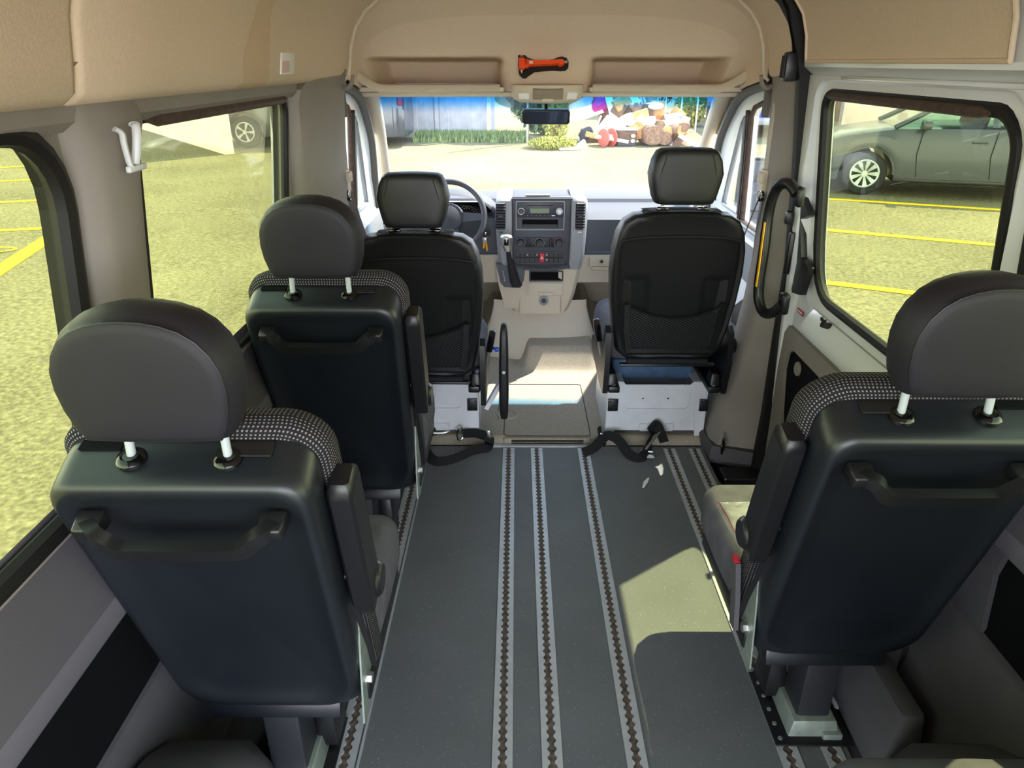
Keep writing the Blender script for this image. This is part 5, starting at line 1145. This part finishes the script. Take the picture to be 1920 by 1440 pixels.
# ---- cars: a body lofted along its length from side profiles
def make_car(name, label, loc, rz, body, glass, L=4.25, Wd=1.76, Hh=1.47, suv=False, spokes=9):
    """local: nose towards -x, wheels on z 0"""
    T = thing(name, label, 'car', loc, rz)
    up = [(-2.05, .48), (-2.08, .60), (-2.0, .72), (-1.85, .82), (-1.5, .92), (-1.05, .99), (-.98, 1.0)]
    wheelx = (-1.30, 1.28); rw = .315
    top = [(-2.10, .50), (-2.09, .62), (-2.0, .74), (-1.7, .86), (-1.35, .93), (-.95, .985), (-.4, 1.0), (.5, 1.01), (1.3, 1.02), (1.9, 1.0), (2.12, .92), (2.15, .70), (2.13, .45)]
    bot = .20; hh = Hh/1.47
    def arch(x):
        z = bot
        for wx in wheelx:
            d = abs(x-wx)
            if d < .385: z = max(z, .315+math.sqrt(max(0, .385**2-d*d))*1.0)
        return z
    m = MB(); xs = [-2.09+4.22*k/84 for k in range(85)]
    rg = []
    for x in xs:
        zt = lerp_tab(top, x)*hh; zb = min(arch(x), zt-.08); ends = sst(-2.12, -1.75, x)*(1-sst(1.9, 2.2, x)); w = Wd/2*(.80+.20*ends)
        if zb > bot+.01: sill = zb
        else: sill = bot
        rg.append([(x, -w+.06, sill), (x, -w+.005, sill+.02), (x, -w, sill+(zt-sill)*.35), (x, -w+.015, sill+(zt-sill)*.62), (x, -w+.02, zt-.16 if zt-.16 > sill else zt-.05), (x, -w+.06, zt-.03), (x, -w+.14, zt), (x, w-.14, zt), (x, w-.06, zt-.03), (x, w-.02, zt-.16 if zt-.16 > sill else zt-.05), (x, w-.015, sill+(zt-sill)*.62), (x, w, sill+(zt-sill)*.35), (x, w-.005, sill+.02), (x, w-.06, sill)])
    m.loft(rg); bd = m.build('body', body, T, smooth=40)
    # cabin
    rf = [(-.98, .985), (-.30, 1.38), (-.05, 1.45), (.4, 1.47), (1.2, 1.43), (1.7, 1.33), (2.05, 1.0)]
    m = MB()
    def cab(u, v):
        x = -1.0+3.05*u; zr = lerp_tab(rf, x)*hh; zb = .99*hh; a = PI*v; c = math.cos(a); k = math.sin(a)
        w0 = Wd/2-.05; z = zb+(zr-zb)*min(1, k**.55 if k > 0 else 0); w = w0-.17*((z-zb)/(.48*hh)); return (x, -w*math.copysign(min(1, abs(c)**.35), c) if abs(c) > .001 else 0, z)
    m.grid(cab, 40, 24); m.build('cabin_glass', glass, T, smooth=60)
    m = MB()
    for sy in (-1, 1):
        w0 = Wd/2-.045; yy = lambda z: sy*(w0-.17*((z-.99*hh)/(.48*hh)))
        m.tube(spline([(x, yy(lerp_tab(rf, x)*hh-.02)*.985, lerp_tab(rf, x)*hh-.005) for x in (-1.0, -.65, -.3, 0, .4, .8, 1.2, 1.6, 1.9, 2.05)], 3), .038, 8)
        for px_, wd in ((.30, .05), (1.22, .06)): m.tube([(px_, yy(1.0*hh), 1.0*hh), (px_-.03+(.12 if px_ > 1 else 0), yy(1.4*hh)*1.0, 1.42*hh)], wd, 6, flat=.4)
    m.grid(lambda u, v: (-.25+1.85*u, -.62+1.24*v, lerp_tab(rf, -.25+1.85*u)*hh+.012-.02*abs(2*v-1)**2), 16, 8)
    m.build('roof', body, T, smooth=60)
    m = MB(); m.box((.4, 0, .72*hh), (2.6, Wd-.3, .5)); m.box((.2, -.35, 1.05), (.14, .42, .5), (0, .2, 0), bev=.05); m.box((.2, .35, 1.05), (.14, .42, .5), (0, .2, 0), bev=.05); m.build('interior', 'panel_black', T)
    for sy in (-1, 1):
        for wx in wheelx:
            m = MB(); m.lathe([(0, -.10), (rw-.07, -.10), (rw-.02, -.09), (rw, -.06), (rw, .06), (rw-.02, .09), (rw-.07, .10), (0, .10)], (wx, sy*(Wd/2-.115), rw), 'Y', 32); wh = m.build('wheel', 'tyre', T)
            m = MB(); y0 = sy*(Wd/2-.008); m.tube([(wx+.195*math.cos(t*PI/16), y0, rw+.195*math.sin(t*PI/16)) for t in range(32)], .014, 6, closed=True)
            for k in range(spokes):
                a = 2*PI*k/spokes
                for da in (-.08, .08): m.ribbon([(wx+.03*math.cos(a), y0-sy*.01, rw+.03*math.sin(a)), (wx+.19*math.cos(a+da), y0, rw+.19*math.sin(a+da))], [.02, .034], .012, side=(-math.sin(a), 0, math.cos(a)))
            m.lathe([(0, .01), (.04, .008), (.045, -.01)], (wx, y0 if sy > 0 else y0-.0, rw), 'Y', 16); m.build('hubcap', 'hubcap', wh)
            m = MB(); m.tube([(wx+.385*math.cos(PI*t/14), sy*(Wd/2-.01), .315+.385*math.sin(PI*t/14)) for t in range(15)], .012, 6); m.build('arch_edge', body, T)
        m = MB(); m.taper((-.62, sy*(Wd/2+.07), 1.03*hh), (.14, .20, .13), (.8, .9), bev=.03); m.build('door_mirror', body, T)
        for px_ in (-.62, .34, 1.28):
            m = MB(); m.ribbon([(px_, sy*(Wd/2-.010), .96*hh), (px_-.03, sy*(Wd/2+.001), .60), (px_+(.02), sy*(Wd/2), .30)], .008, .004, side=(1, 0, 0)); m.build('door_gap', 'panel_black', T)
        for px_ in (.14, 1.08):
            m = MB(); m.box((px_, sy*(Wd/2+.005), .80*hh), (.20, .03, .025), bev=.01); m.build('door_handle', 'car_dark' if body != 'car_dark' else 'black_plastic', T)
        m = MB(); m.box((0, sy*(Wd/2-.005), .24), (1.8, .03, .05), bev=.01); m.build('sill_trim', 'black_plastic', T)
        m = MB(); m.taper((-1.93, sy*(Wd/2-.20), .68*hh), (.30, .32, .13), (.7, .8, .03), (0, .15, sy*-.35), bev=.03); m.build('headlight', 'headlight', T)
        m = MB(); m.box((2.06, sy*(Wd/2-.18), .80*hh), (.10, .26, .16), bev=.03); m.build('rear_light', 'label_red', T)
    m = MB(); m.box((-2.03, 0, .40), (.12, 1.1, .14), bev=.02); m.build('grille', 'panel_black', T)
    return T
make_car('silver_car', 'silver grey hatchback parked outside the sliding door window', (6.62, 11.6, gz(11.5)), math.radians(-17), 'car_silver', 'glass_car')
c_ = make_car('dark_car', 'dark blue car whose wheel shows at the top right of the middle left window', (-4.70, 17.0, gz(16.9)), 0, 'car_dark', 'glass_car', spokes=5, Hh=1.7)
# blue van seen through the front passenger window
def make_van(label, loc, rz):
    T = thing('blue_van', label, 'van', loc, rz)
    m = MB(); rg = []
    for y, k in ((0, .94), (.05, 1), (4.8, 1), (5.0, .9)):
        rg.append([(x*k, y, z) for x, z in ((-.95, .32), (-.97, .5), (-.97, 1.1), (-.93, 1.5), (-.84, 2.1), (-.75, 2.25), (.75, 2.25), (.84, 2.1), (.93, 1.5), (.97, 1.1), (.97, .5), (.95, .32))])
    m.loft(rg); m.build('body', 'van_blue', T)
    m = MB(); m.box((0, -.02, .38), (1.85, .12, .16), bev=.03); m.build('bumper', 'dash_silver', T)
    for sx in (-1, 1):
        m = MB(); m.box((sx*.45, -.005, 1.72), (.62, .03, .55), bev=.04); m.build('rear_window', 'car_dark', T)
        m = MB(); m.box((sx*.88, -.01, 1.15), (.10, .04, .5), bev=.02); m.build('rear_light', 'label_red', T)
        for y in (.9, 4.0):
            m = MB(); m.lathe([(0, -.1), (.30, -.1), (.33, -.05), (.33, .05), (.30, .1), (0, .1)], (sx*.87, y, .33), 'X', 24); m.build('wheel', 'tyre', T)
    m = MB(); m.box((-.35, -.03, .78), (.52, .02, .12), bev=.004); pl = m.build('number_plate', 'plastic_white', T)
    text_mesh('36 I', .11, 'plate_text', 'panel_black', pl, (-.35, -.042, .742), (PI/2, 0, 0))
    m = MB(); m.box((0, -.025, 1.25), (.10, .02, .06), bev=.01); m.build('door_handle', 'sw_dark', T)
    return T
make_van('blue van with a white number plate seen through the front passenger door window', (6.15, 17.9, gz(17.9)), math.radians(-3))
v2 = make_van('blue van glimpsed through the sliver of the driver door window', (-5.6, 20.6, gz(20.6)), math.radians(4))

# ---- pale slabs added to imitate reflections in the side windows
b = MB(); b.box((-8.05, 17.6, 1.0), (6.0, .2, 2.9), (0, 0, -.86)); tag(b.build('reflection_slab', 'reflection_pale', smooth=0), 'pale pink slab imitating a reflection in the middle left window, left of the dark car', 'reflection')
b = MB(); b.box((11.4, 19.4, 1.6), (6.2, .3, 4.0), (0, 0, -.15)); tag(b.build('reflection_slab', 'reflection_pale', smooth=0), 'pale slab imitating a reflection in the sliding door window, behind the silver car', 'reflection')
b = MB(); b.box((9.9, 21.9, 1.4), (2.2, .3, 3.6)); tag(b.build('dark_shed', 'wood_dark', smooth=0), 'dark shed wall behind the bonnet of the silver car', 'shed')
# ---- grey fence, left of the windscreen
T = thing('board_fence', 'tall grey board fence beyond the left half of the windscreen', 'fence', (0, 0, 0))
m = MB(); n = 26
for k in range(n):
    x = -5.6+k*.186; m.box((x, 18.10+.012*(k % 2), 1.5), (.18, .03, 3.2))
m.build('fence_boards', 'fence_grey', T, smooth=0)
for x in (-3.85, -2.05, -.72):
    m = MB(); m.box((x, 18.04, 1.5), (.09, .09, 3.25)); m.build('fence_post', 'fence_grey', T, smooth=0)
m = MB(); m.box((-3.15, 18.08, 3.13), (4.9, .16, .06)); m.build('fence_cap', 'board_white', T, smooth=0)
b = MB(); b.tube([(.10, 17.1, gz(17)), (.10, 17.1, 3.4)], .03, 8); tag(b.build('lamp_pole', 'steel'), 'thin pale pole in front of the hedge, beside the mirror', 'pole')
# grass strip
def tuft_field(name, m_, x0, x1, y0, y1, n, h, label, cat, seed, w=.03):
    R = random.Random(seed); bm = bmesh.new()
    for _ in range(n):
        x = R.uniform(x0, x1); y = R.uniform(y0, y1); a = R.uniform(0, PI); hh = h*R.uniform(.5, 1.2); dx, dy = w*math.cos(a), w*math.sin(a); z = gz(y)
        lx, ly = R.uniform(-.4, .4)*hh, R.uniform(-.4, .4)*hh
        v = [bm.verts.new(p) for p in ((x-dx, y-dy, z), (x+dx, y+dy, z), (x+lx, y+ly, z+hh))]; bm.faces.new(v)
    me = bpy.data.meshes.new(name); bm.to_mesh(me); bm.free(); me.materials.append(M[m_]); o = bpy.data.objects.new(name, me); COL.objects.link(o)
    return tag(o, label, cat, kind='stuff')
tuft_field('grass', 'grass', -2.5, .1, 17.1, 17.95, 5000, .20, 'strip of green grass at the foot of the grey fence', 'grass', 1)
def bush(name, m_, c, d, n, leaf, label, cat, seed, group=None):
    """leaf cards scattered through an ellipsoid, each tilted its own way, with a few stems"""
    R = random.Random(seed); T = thing(name, label, cat, (c[0], c[1], gz(c[1])), group=group); bm = bmesh.new()
    for _ in range(n):
        while True:
            p = Vector((R.uniform(-1, 1), R.uniform(-1, 1), R.uniform(-1, 1)))
            if .25 < p.length < 1: break
        p = Vector((p.x*d[0], p.y*d[1], p.z*d[2]*.5+d[2]*.5)); s_ = leaf*R.uniform(.6, 1.4)
        q = Euler((R.uniform(0, 6), R.uniform(0, 6), R.uniform(0, 6))).to_matrix()
        v = [bm.verts.new(p+q @ Vector(k)) for k in ((-s_, 0, 0), (0, -s_*.5, s_*.12), (s_, 0, 0), (0, s_*.5, s_*.12))]; bm.faces.new(v)
    me = bpy.data.meshes.new('foliage'); bm.to_mesh(me); bm.free(); me.materials.append(M[m_]); o = bpy.data.objects.new('foliage', me); COL.objects.link(o); o.parent = T
    m = MB()
    for k in range(4): a = k*1.6; m.tube([(0, 0, 0), (.3*d[0]*math.cos(a), .3*d[1]*math.sin(a), d[2]*.5), (.5*d[0]*math.cos(a), .5*d[1]*math.sin(a), d[2]*.85)], [.03, .02, .01], 6)
    m.build('stems', 'bark', T); return T
bush('hedge', 'leaf', (.50, 18.6), (1.05, .6, 3.8), 12000, .08, 'shaded green hedge behind the mirror', 'hedge', 11)
bush('bush', 'leaf_yellow', (.72, 16.7), (.32, .3, 1.35), 2200, .03, 'sunlit yellow green bush left of the rubbish heap', 'bush', 12)
bush('bush', 'leaf_yellow', (.62, 16.1), (.55, .3, .26), 1800, .028, 'low yellow weeds at the edge of the sunlit yard', 'weeds', 13)
bush('hedge', 'leaf', (3.4, 24.2), (2.5, .8, 4.2), 9000, .08, 'leafy hedge behind the right end of the rubbish heap', 'hedge', 14)
bush('hedge', 'leaf', (8.6, 25.0), (1.8, .8, 3.6), 5000, .09, 'leafy hedge behind the blue van on the right', 'hedge', 15)
bush('bush', 'leaf_yellow', (4.5, 20.4), (.45, .4, 1.0), 900, .06, 'small sunlit bush right of the black mesh bin', 'bush', 16)
bush('hedge', 'leaf', (-11.9, 24.4), (3.5, .8, 3.6), 5000, .12, 'hedge beyond the pale pink slab at left', 'hedge', 17)
b = MB(); b.box((1.0, 15.9, gz(15.9)+.03), (.5, .10, .06), (0, 0, .25), bev=.02); tag(b.build('kerb_stone', 'kerb'), 'pale kerb stone beside the low weeds', 'kerb')

# ---- the rubbish heap
def item(name, m_, fn, label, cat, group=None, smooth=30):
    b = MB(); fn(b); return tag(b.build(name, m_, smooth=smooth), label, cat, group)
Yh = 17.0; g = gz(Yh)
def HX(u): return -.046+(u-969)*.01218   # across the heap, metres
def HZ(v): return 1.6-(v-116)*.01182          # up the heap, metres
item('white_tarpaulin', 'board_white', lambda b: b.loft([[(HX(1063), Yh+1.2, HZ(195)), (HX(1063), Yh+.9, HZ(222)), (HX(1078), Yh+.8, HZ(224))], [(HX(1100), Yh+1.2, HZ(176)), (HX(1100), Yh+.8, HZ(214)), (HX(1104), Yh+.8, HZ(216))], [(HX(1118), Yh+1.2, HZ(172)), (HX(1124), Yh+.6, HZ(203)), (HX(1128), Yh+.6, HZ(206))]], closed=False), 'bright white sheet of tarpaulin left of the rubbish heap', 'tarpaulin')
item('table_top', 'board_speckled', lambda b: b.plate([(HX(1104), HZ(233)), (HX(1150), HZ(243)), (HX(1163), HZ(209)), (HX(1126), HZ(207))], [], lambda u, v, w: (u, Yh-.3+w+.5*(v-.2), v), .05), 'large pale speckled board leaning on the rubbish heap', 'board')
item('white_lath', 'board_white', lambda b: b.ribbon([(HX(1100), Yh-.4, HZ(241)), (HX(1114), Yh-.2, HZ(208))], .04, .03, side=(1, 0, 0)), 'thin white lath at the left edge of the speckled board', 'lath')
item('white_lath', 'board_white', lambda b: b.ribbon([(HX(1151), Yh-.35, HZ(245)), (HX(1165), Yh-.1, HZ(205))], .06, .03, side=(1, 0, 0)), 'thin white lath at the right edge of the speckled board', 'lath')
item('trailer_beam', 'wood', lambda b: b.box((HX(1108), Yh-.4, HZ(244)), (.55, .1, .10), (0, .25, 0)), 'short orange brown beam above the red cable reel', 'beam')
item('bench_top', 'wood_pale', lambda b: b.box((HX(1133), Yh-.35, HZ(247)), (.75, .35, .07), (0, .16, 0), bev=.01), 'pale bench top above the red cable reel', 'bench')
T = thing('cable_reel', 'red cable reel lying in front of the rubbish heap', 'reel', (HX(1125), Yh-.5, gz(Yh-.5)+.19), rz=.6); T.scale = (.58, .58, .58)
for k, x in enumerate((-.2, .2)):
    m = MB(); m.lathe([(.06, -.025), (.31, -.025), (.33, -.01), (.33, .01), (.31, .025), (.06, .025)], (x, 0, 0), 'X', 28); m.build('reel_disc', 'reel_red', T)
m = MB(); m.lathe([(.11, -.18), (.11, .18)], (0, 0, 0), 'X', 16); m.build('reel_drum', 'board_white', T)
T = thing('white_machine', 'old machine with a white top and dark sides below the red crate', 'machine', (HX(1160), Yh-.3, gz(Yh-.3))); T.scale = (.8, .8, .62)
m = MB(); m.box((0, 0, .30), (.55, .45, .50), bev=.03); m.build('machine_body', 'wood_dark', T); m = MB(); m.box((0, 0, .57), (.60, .50, .07), bev=.02); m.build('machine_top', 'board_white', T)
m = MB(); m.box((.0, -.2, .10), (.5, .1, .18), bev=.02); m.build('machine_base', 'mesh_black', T); m = MB(); m.cyl((.17, -.24, .35), (.17, -.27, .35), .06); m.cyl((.17, -.24, .18), (.17, -.27, .18), .06); m.build('machine_dial', 'wood_pale', T)
item('red_crate', 'crate_red', lambda b: b.box((HX(1167), Yh-.35, HZ(239)), (.24, .10, .24), (.2, .06, 0), bev=.02), 'bright red crate on the rubbish heap', 'crate')
item('wooden_box', 'wood', lambda b: b.box((HX(1183), Yh-.25, HZ(237)), (.26, .2, .27), (0, -.1, .2), bev=.02), 'orange wooden box right of the red crate', 'box')
item('white_sack', 'board_white', lambda b: b.blob((HX(1174), Yh, HZ(216)), (.5, .3, .32), sub=3, rough=.06, seed=2), 'white sack on top of the speckled board', 'sack')
R = random.Random(21)
def log(x, z, r, L, rz, label, m_='bark', y=0):
    T = thing('tree_stump', label, 'stump', (x, Yh-.3+y, z), rot=(0, 0, rz), group='stumps and logs in the heap'); T.scale = (.78, .78, .78)
    m = MB(); rg = []
    for t, k in ((-.5, .9), (-.45, 1), (0, .95), (.45, 1.02), (.5, .9)): rg.append([(r*k*(1+.12*math.sin(3*a*PI/8+x*7))*math.cos(a*PI/8), t*L, r*k*(1+.12*math.cos(2*a*PI/8))*math.sin(a*PI/8)) for a in range(16)])
    m.loft(rg); m.build('trunk', m_, T); m = MB(); m.lathe([(0, -L/2-.012), (r*.8, -L/2-.012), (r*.82, -L/2)], (0, 0, 0), 'Y', 16); m.build('cut_face', 'wood' if 'orange' in label or 'reddish' in label else 'bark', T)
log(HX(1205), g+.22, .31, .6, .2, 'large gnarled tree stump in the middle of the heap front')
log(HX(1233), g+.15, .21, .5, -.3, 'smaller stump right of the large gnarled stump', 'wood_dark')
log(HX(1250), HZ(232), .17, .5, .5, 'reddish brown log on the right shoulder of the heap')
log(HX(1218), HZ(222), .13, .4, .1, 'dark short log above the large stump', 'wood_dark')
log(HX(1265), HZ(226), .15, .5, -.2, 'brown log next to the black mesh bin')
log(HX(1229), HZ(235), .18, .4, .3, 'orange log above the smaller stump', 'wood')
item('tall_cabinet', 'wood', lambda b: b.box((HX(1222), Yh+.3, HZ(205)), (.30, .3, .5), (0, .03, 0), bev=.01), 'orange brown wooden cabinet standing high in the heap', 'cabinet')
item('brown_plank', 'wood_dark', lambda b: b.box((HX(1203), Yh+.1, HZ(206)), (.22, .2, .42), (0, -.05, 0), bev=.01), 'dark brown broad plank beside the orange brown cabinet', 'plank')
item('white_cushion', 'board_white', lambda b: b.blob((HX(1214), Yh+.1, HZ(192)), (.42, .3, .18), sub=3, rough=.03, seed=3), 'white cushion on top of the orange brown cabinet', 'cushion')
item('oval_board', 'wood_pale', lambda b: b.blob((HX(1247), Yh-.2, HZ(222)), (.42, .10, .30), (0, .2, 0), sub=3, rough=.02, seed=4), 'pale oval board on the right shoulder of the heap', 'board')
item('clear_crate', 'dash_silver', lambda b: b.box((HX(1248), Yh, HZ(210)), (.42, .2, .12), (0, -.1, 0), bev=.02), 'silvery crate above the pale oval board', 'crate')
item('white_beam', 'board_white', lambda b: b.box((HX(1279), Yh-.5, HZ(254)), (.70, .14, .09), (0, .50, 0), bev=.01), 'long white beam sloping to the ground at the right of the heap', 'beam')
item('leaning_board', 'board_white', lambda b: b.box((HX(1137), Yh+.5, HZ(190)), (.16, .05, .75), (0, -.32, 0)), 'white board leaning at the top left of the heap', 'board')
for k, x in enumerate((1189, 1195, 1201)):
    item('plank', 'wood_pale', lambda b: b.box((HX(x), Yh+.55, HZ(183)), (.05, .05, .62), (0, -.38, 0)), ('leftmost', 'middle', 'rightmost')[k]+' of three pale planks leaning at the top of the heap', 'plank', 'leaning planks')
for k, (u, v, s_) in enumerate(((1120, 190, .4), (1164, 176, .5), (1190, 186, .35))):
    item('pink_cloth', 'magenta', lambda b: b.blob((HX(u), Yh+.7, HZ(v)), (s_, .2, s_*1.1), (.3, .4, k), sub=3, rough=.12, seed=k), ('pink cloth at the far left top of the heap', 'pink cloth at the middle top of the heap', 'pink cloth behind the three leaning planks')[k], 'cloth', 'pink cloths')
T = thing('mesh_bin', 'square black mesh bin at the right end of the heap', 'bin', (HX(1268), Yh+.6, gz(Yh+.6))); T.scale = (.8, .8, .62)
m = MB(); m.box((0, 0, .28), (.42, .40, .56), bev=.02); m.build('bin_body', 'mesh_black', T)
T = thing('clothes_rack', 'empty white rectangular rack standing above the black mesh bin', 'rack', (HX(1300), Yh+2.2, gz(Yh+2.2)))
m = MB()
for x in (-.38, .02, .42): m.box((x, 0, .75), (.03, .03, 1.5))
m.box((.02, 0, 1.49), (.83, .03, .03)); m.build('frame_bars', 'board_white', T, smooth=0)
item('white_bonnet', 'board_white', lambda b: b.loft([[(HX(1063), Yh-.5, HZ(263)), (HX(1082), Yh-.4, HZ(248)), (HX(1086), Yh-.3, HZ(250))], [(HX(1075), Yh-.8, HZ(271)), (HX(1090), Yh-.7, HZ(264)), (HX(1092), Yh-.6, HZ(266))], [(HX(1112), Yh-.9, HZ(280)), (HX(1115), Yh-.85, HZ(278)), (HX(1116), Yh-.8, HZ(280))]], closed=True), 'curved white body panel lying at the left foot of the heap', 'panel')
def scrap(k, u, v, m_, sz, label, cat, nm):
    item(nm, m_, lambda b: b.box((HX(u), Yh+R.uniform(-.3, .4), HZ(v)), (sz*R.uniform(.7, 1.3), sz*.5, sz*R.uniform(.4, .9)), (R.uniform(-.5, .5), R.uniform(-1, 1), R.uniform(-.6, .6)), bev=.01), label, cat, 'scrap wood and boards in the heap')
mats_ = ['wood', 'wood_pale', 'wood_dark', 'board_white', 'bark', 'wood', 'wood_dark']; nmz = {'wood': 'orange brown', 'wood_pale': 'pale', 'wood_dark': 'dark brown', 'board_white': 'white', 'bark': 'grey brown'}
spots = [(1150, 184), (1158, 193), (1166, 200), (1174, 190), (1180, 198), (1186, 205), (1146, 196), (1170, 207), (1190, 214), (1196, 222), (1204, 218), (1210, 228), (1216, 236), (1222, 244), (1236, 226), (1240, 244), (1246, 250), (1252, 256), (1258, 262), (1262, 244), (1256, 214), (1262, 208), (1270, 214), (1276, 262), (1246, 262), (1240, 258), (1150, 262), (1100, 262), (1178, 228), (1192, 236)]
mid = ['top left', 'top left', 'top left', 'top middle', 'top middle', 'top middle', 'upper left', 'upper middle', 'upper middle', 'centre']
for k, (u, v) in enumerate(spots):
    mm = mats_[k % 7]; side = 'left' if u < 1170 else ('middle' if u < 1225 else 'right'); lvl = 'top' if v < 205 else ('middle' if v < 240 else 'foot')
    kind = ['offcut', 'plank end', 'block', 'slab', 'branch', 'board piece', 'crate lid'][(k*3) % 7 if k < 20 else (k*5+1) % 7]
    scrap(k, u, v, mm, .26 if k % 3 else .34, '%s %s at the %s of the heap, %s part, %s' % (nmz[mm], kind, lvl, side, ['flat', 'tilted', 'half buried'][k % 3]), 'scrap', 'scrap_wood')
item('rubble_mound', 'bark', lambda b: b.blob((HX(1188), Yh+1.15, g+.40), (1.6, .8, 1.35), sub=4, rough=.05, seed=9), 'dark earth and rubble core of the heap', 'rubble')
bpy.data.objects['rubble_mound']['kind'] = 'stuff'
item('scrap_pile', 'mesh_black', lambda b: b.blob((HX(1092), Yh+.2, HZ(245)), (.34, .3, .34), sub=3, rough=.15, seed=19), 'dark pile of scrap under the white tarpaulin', 'scrap')
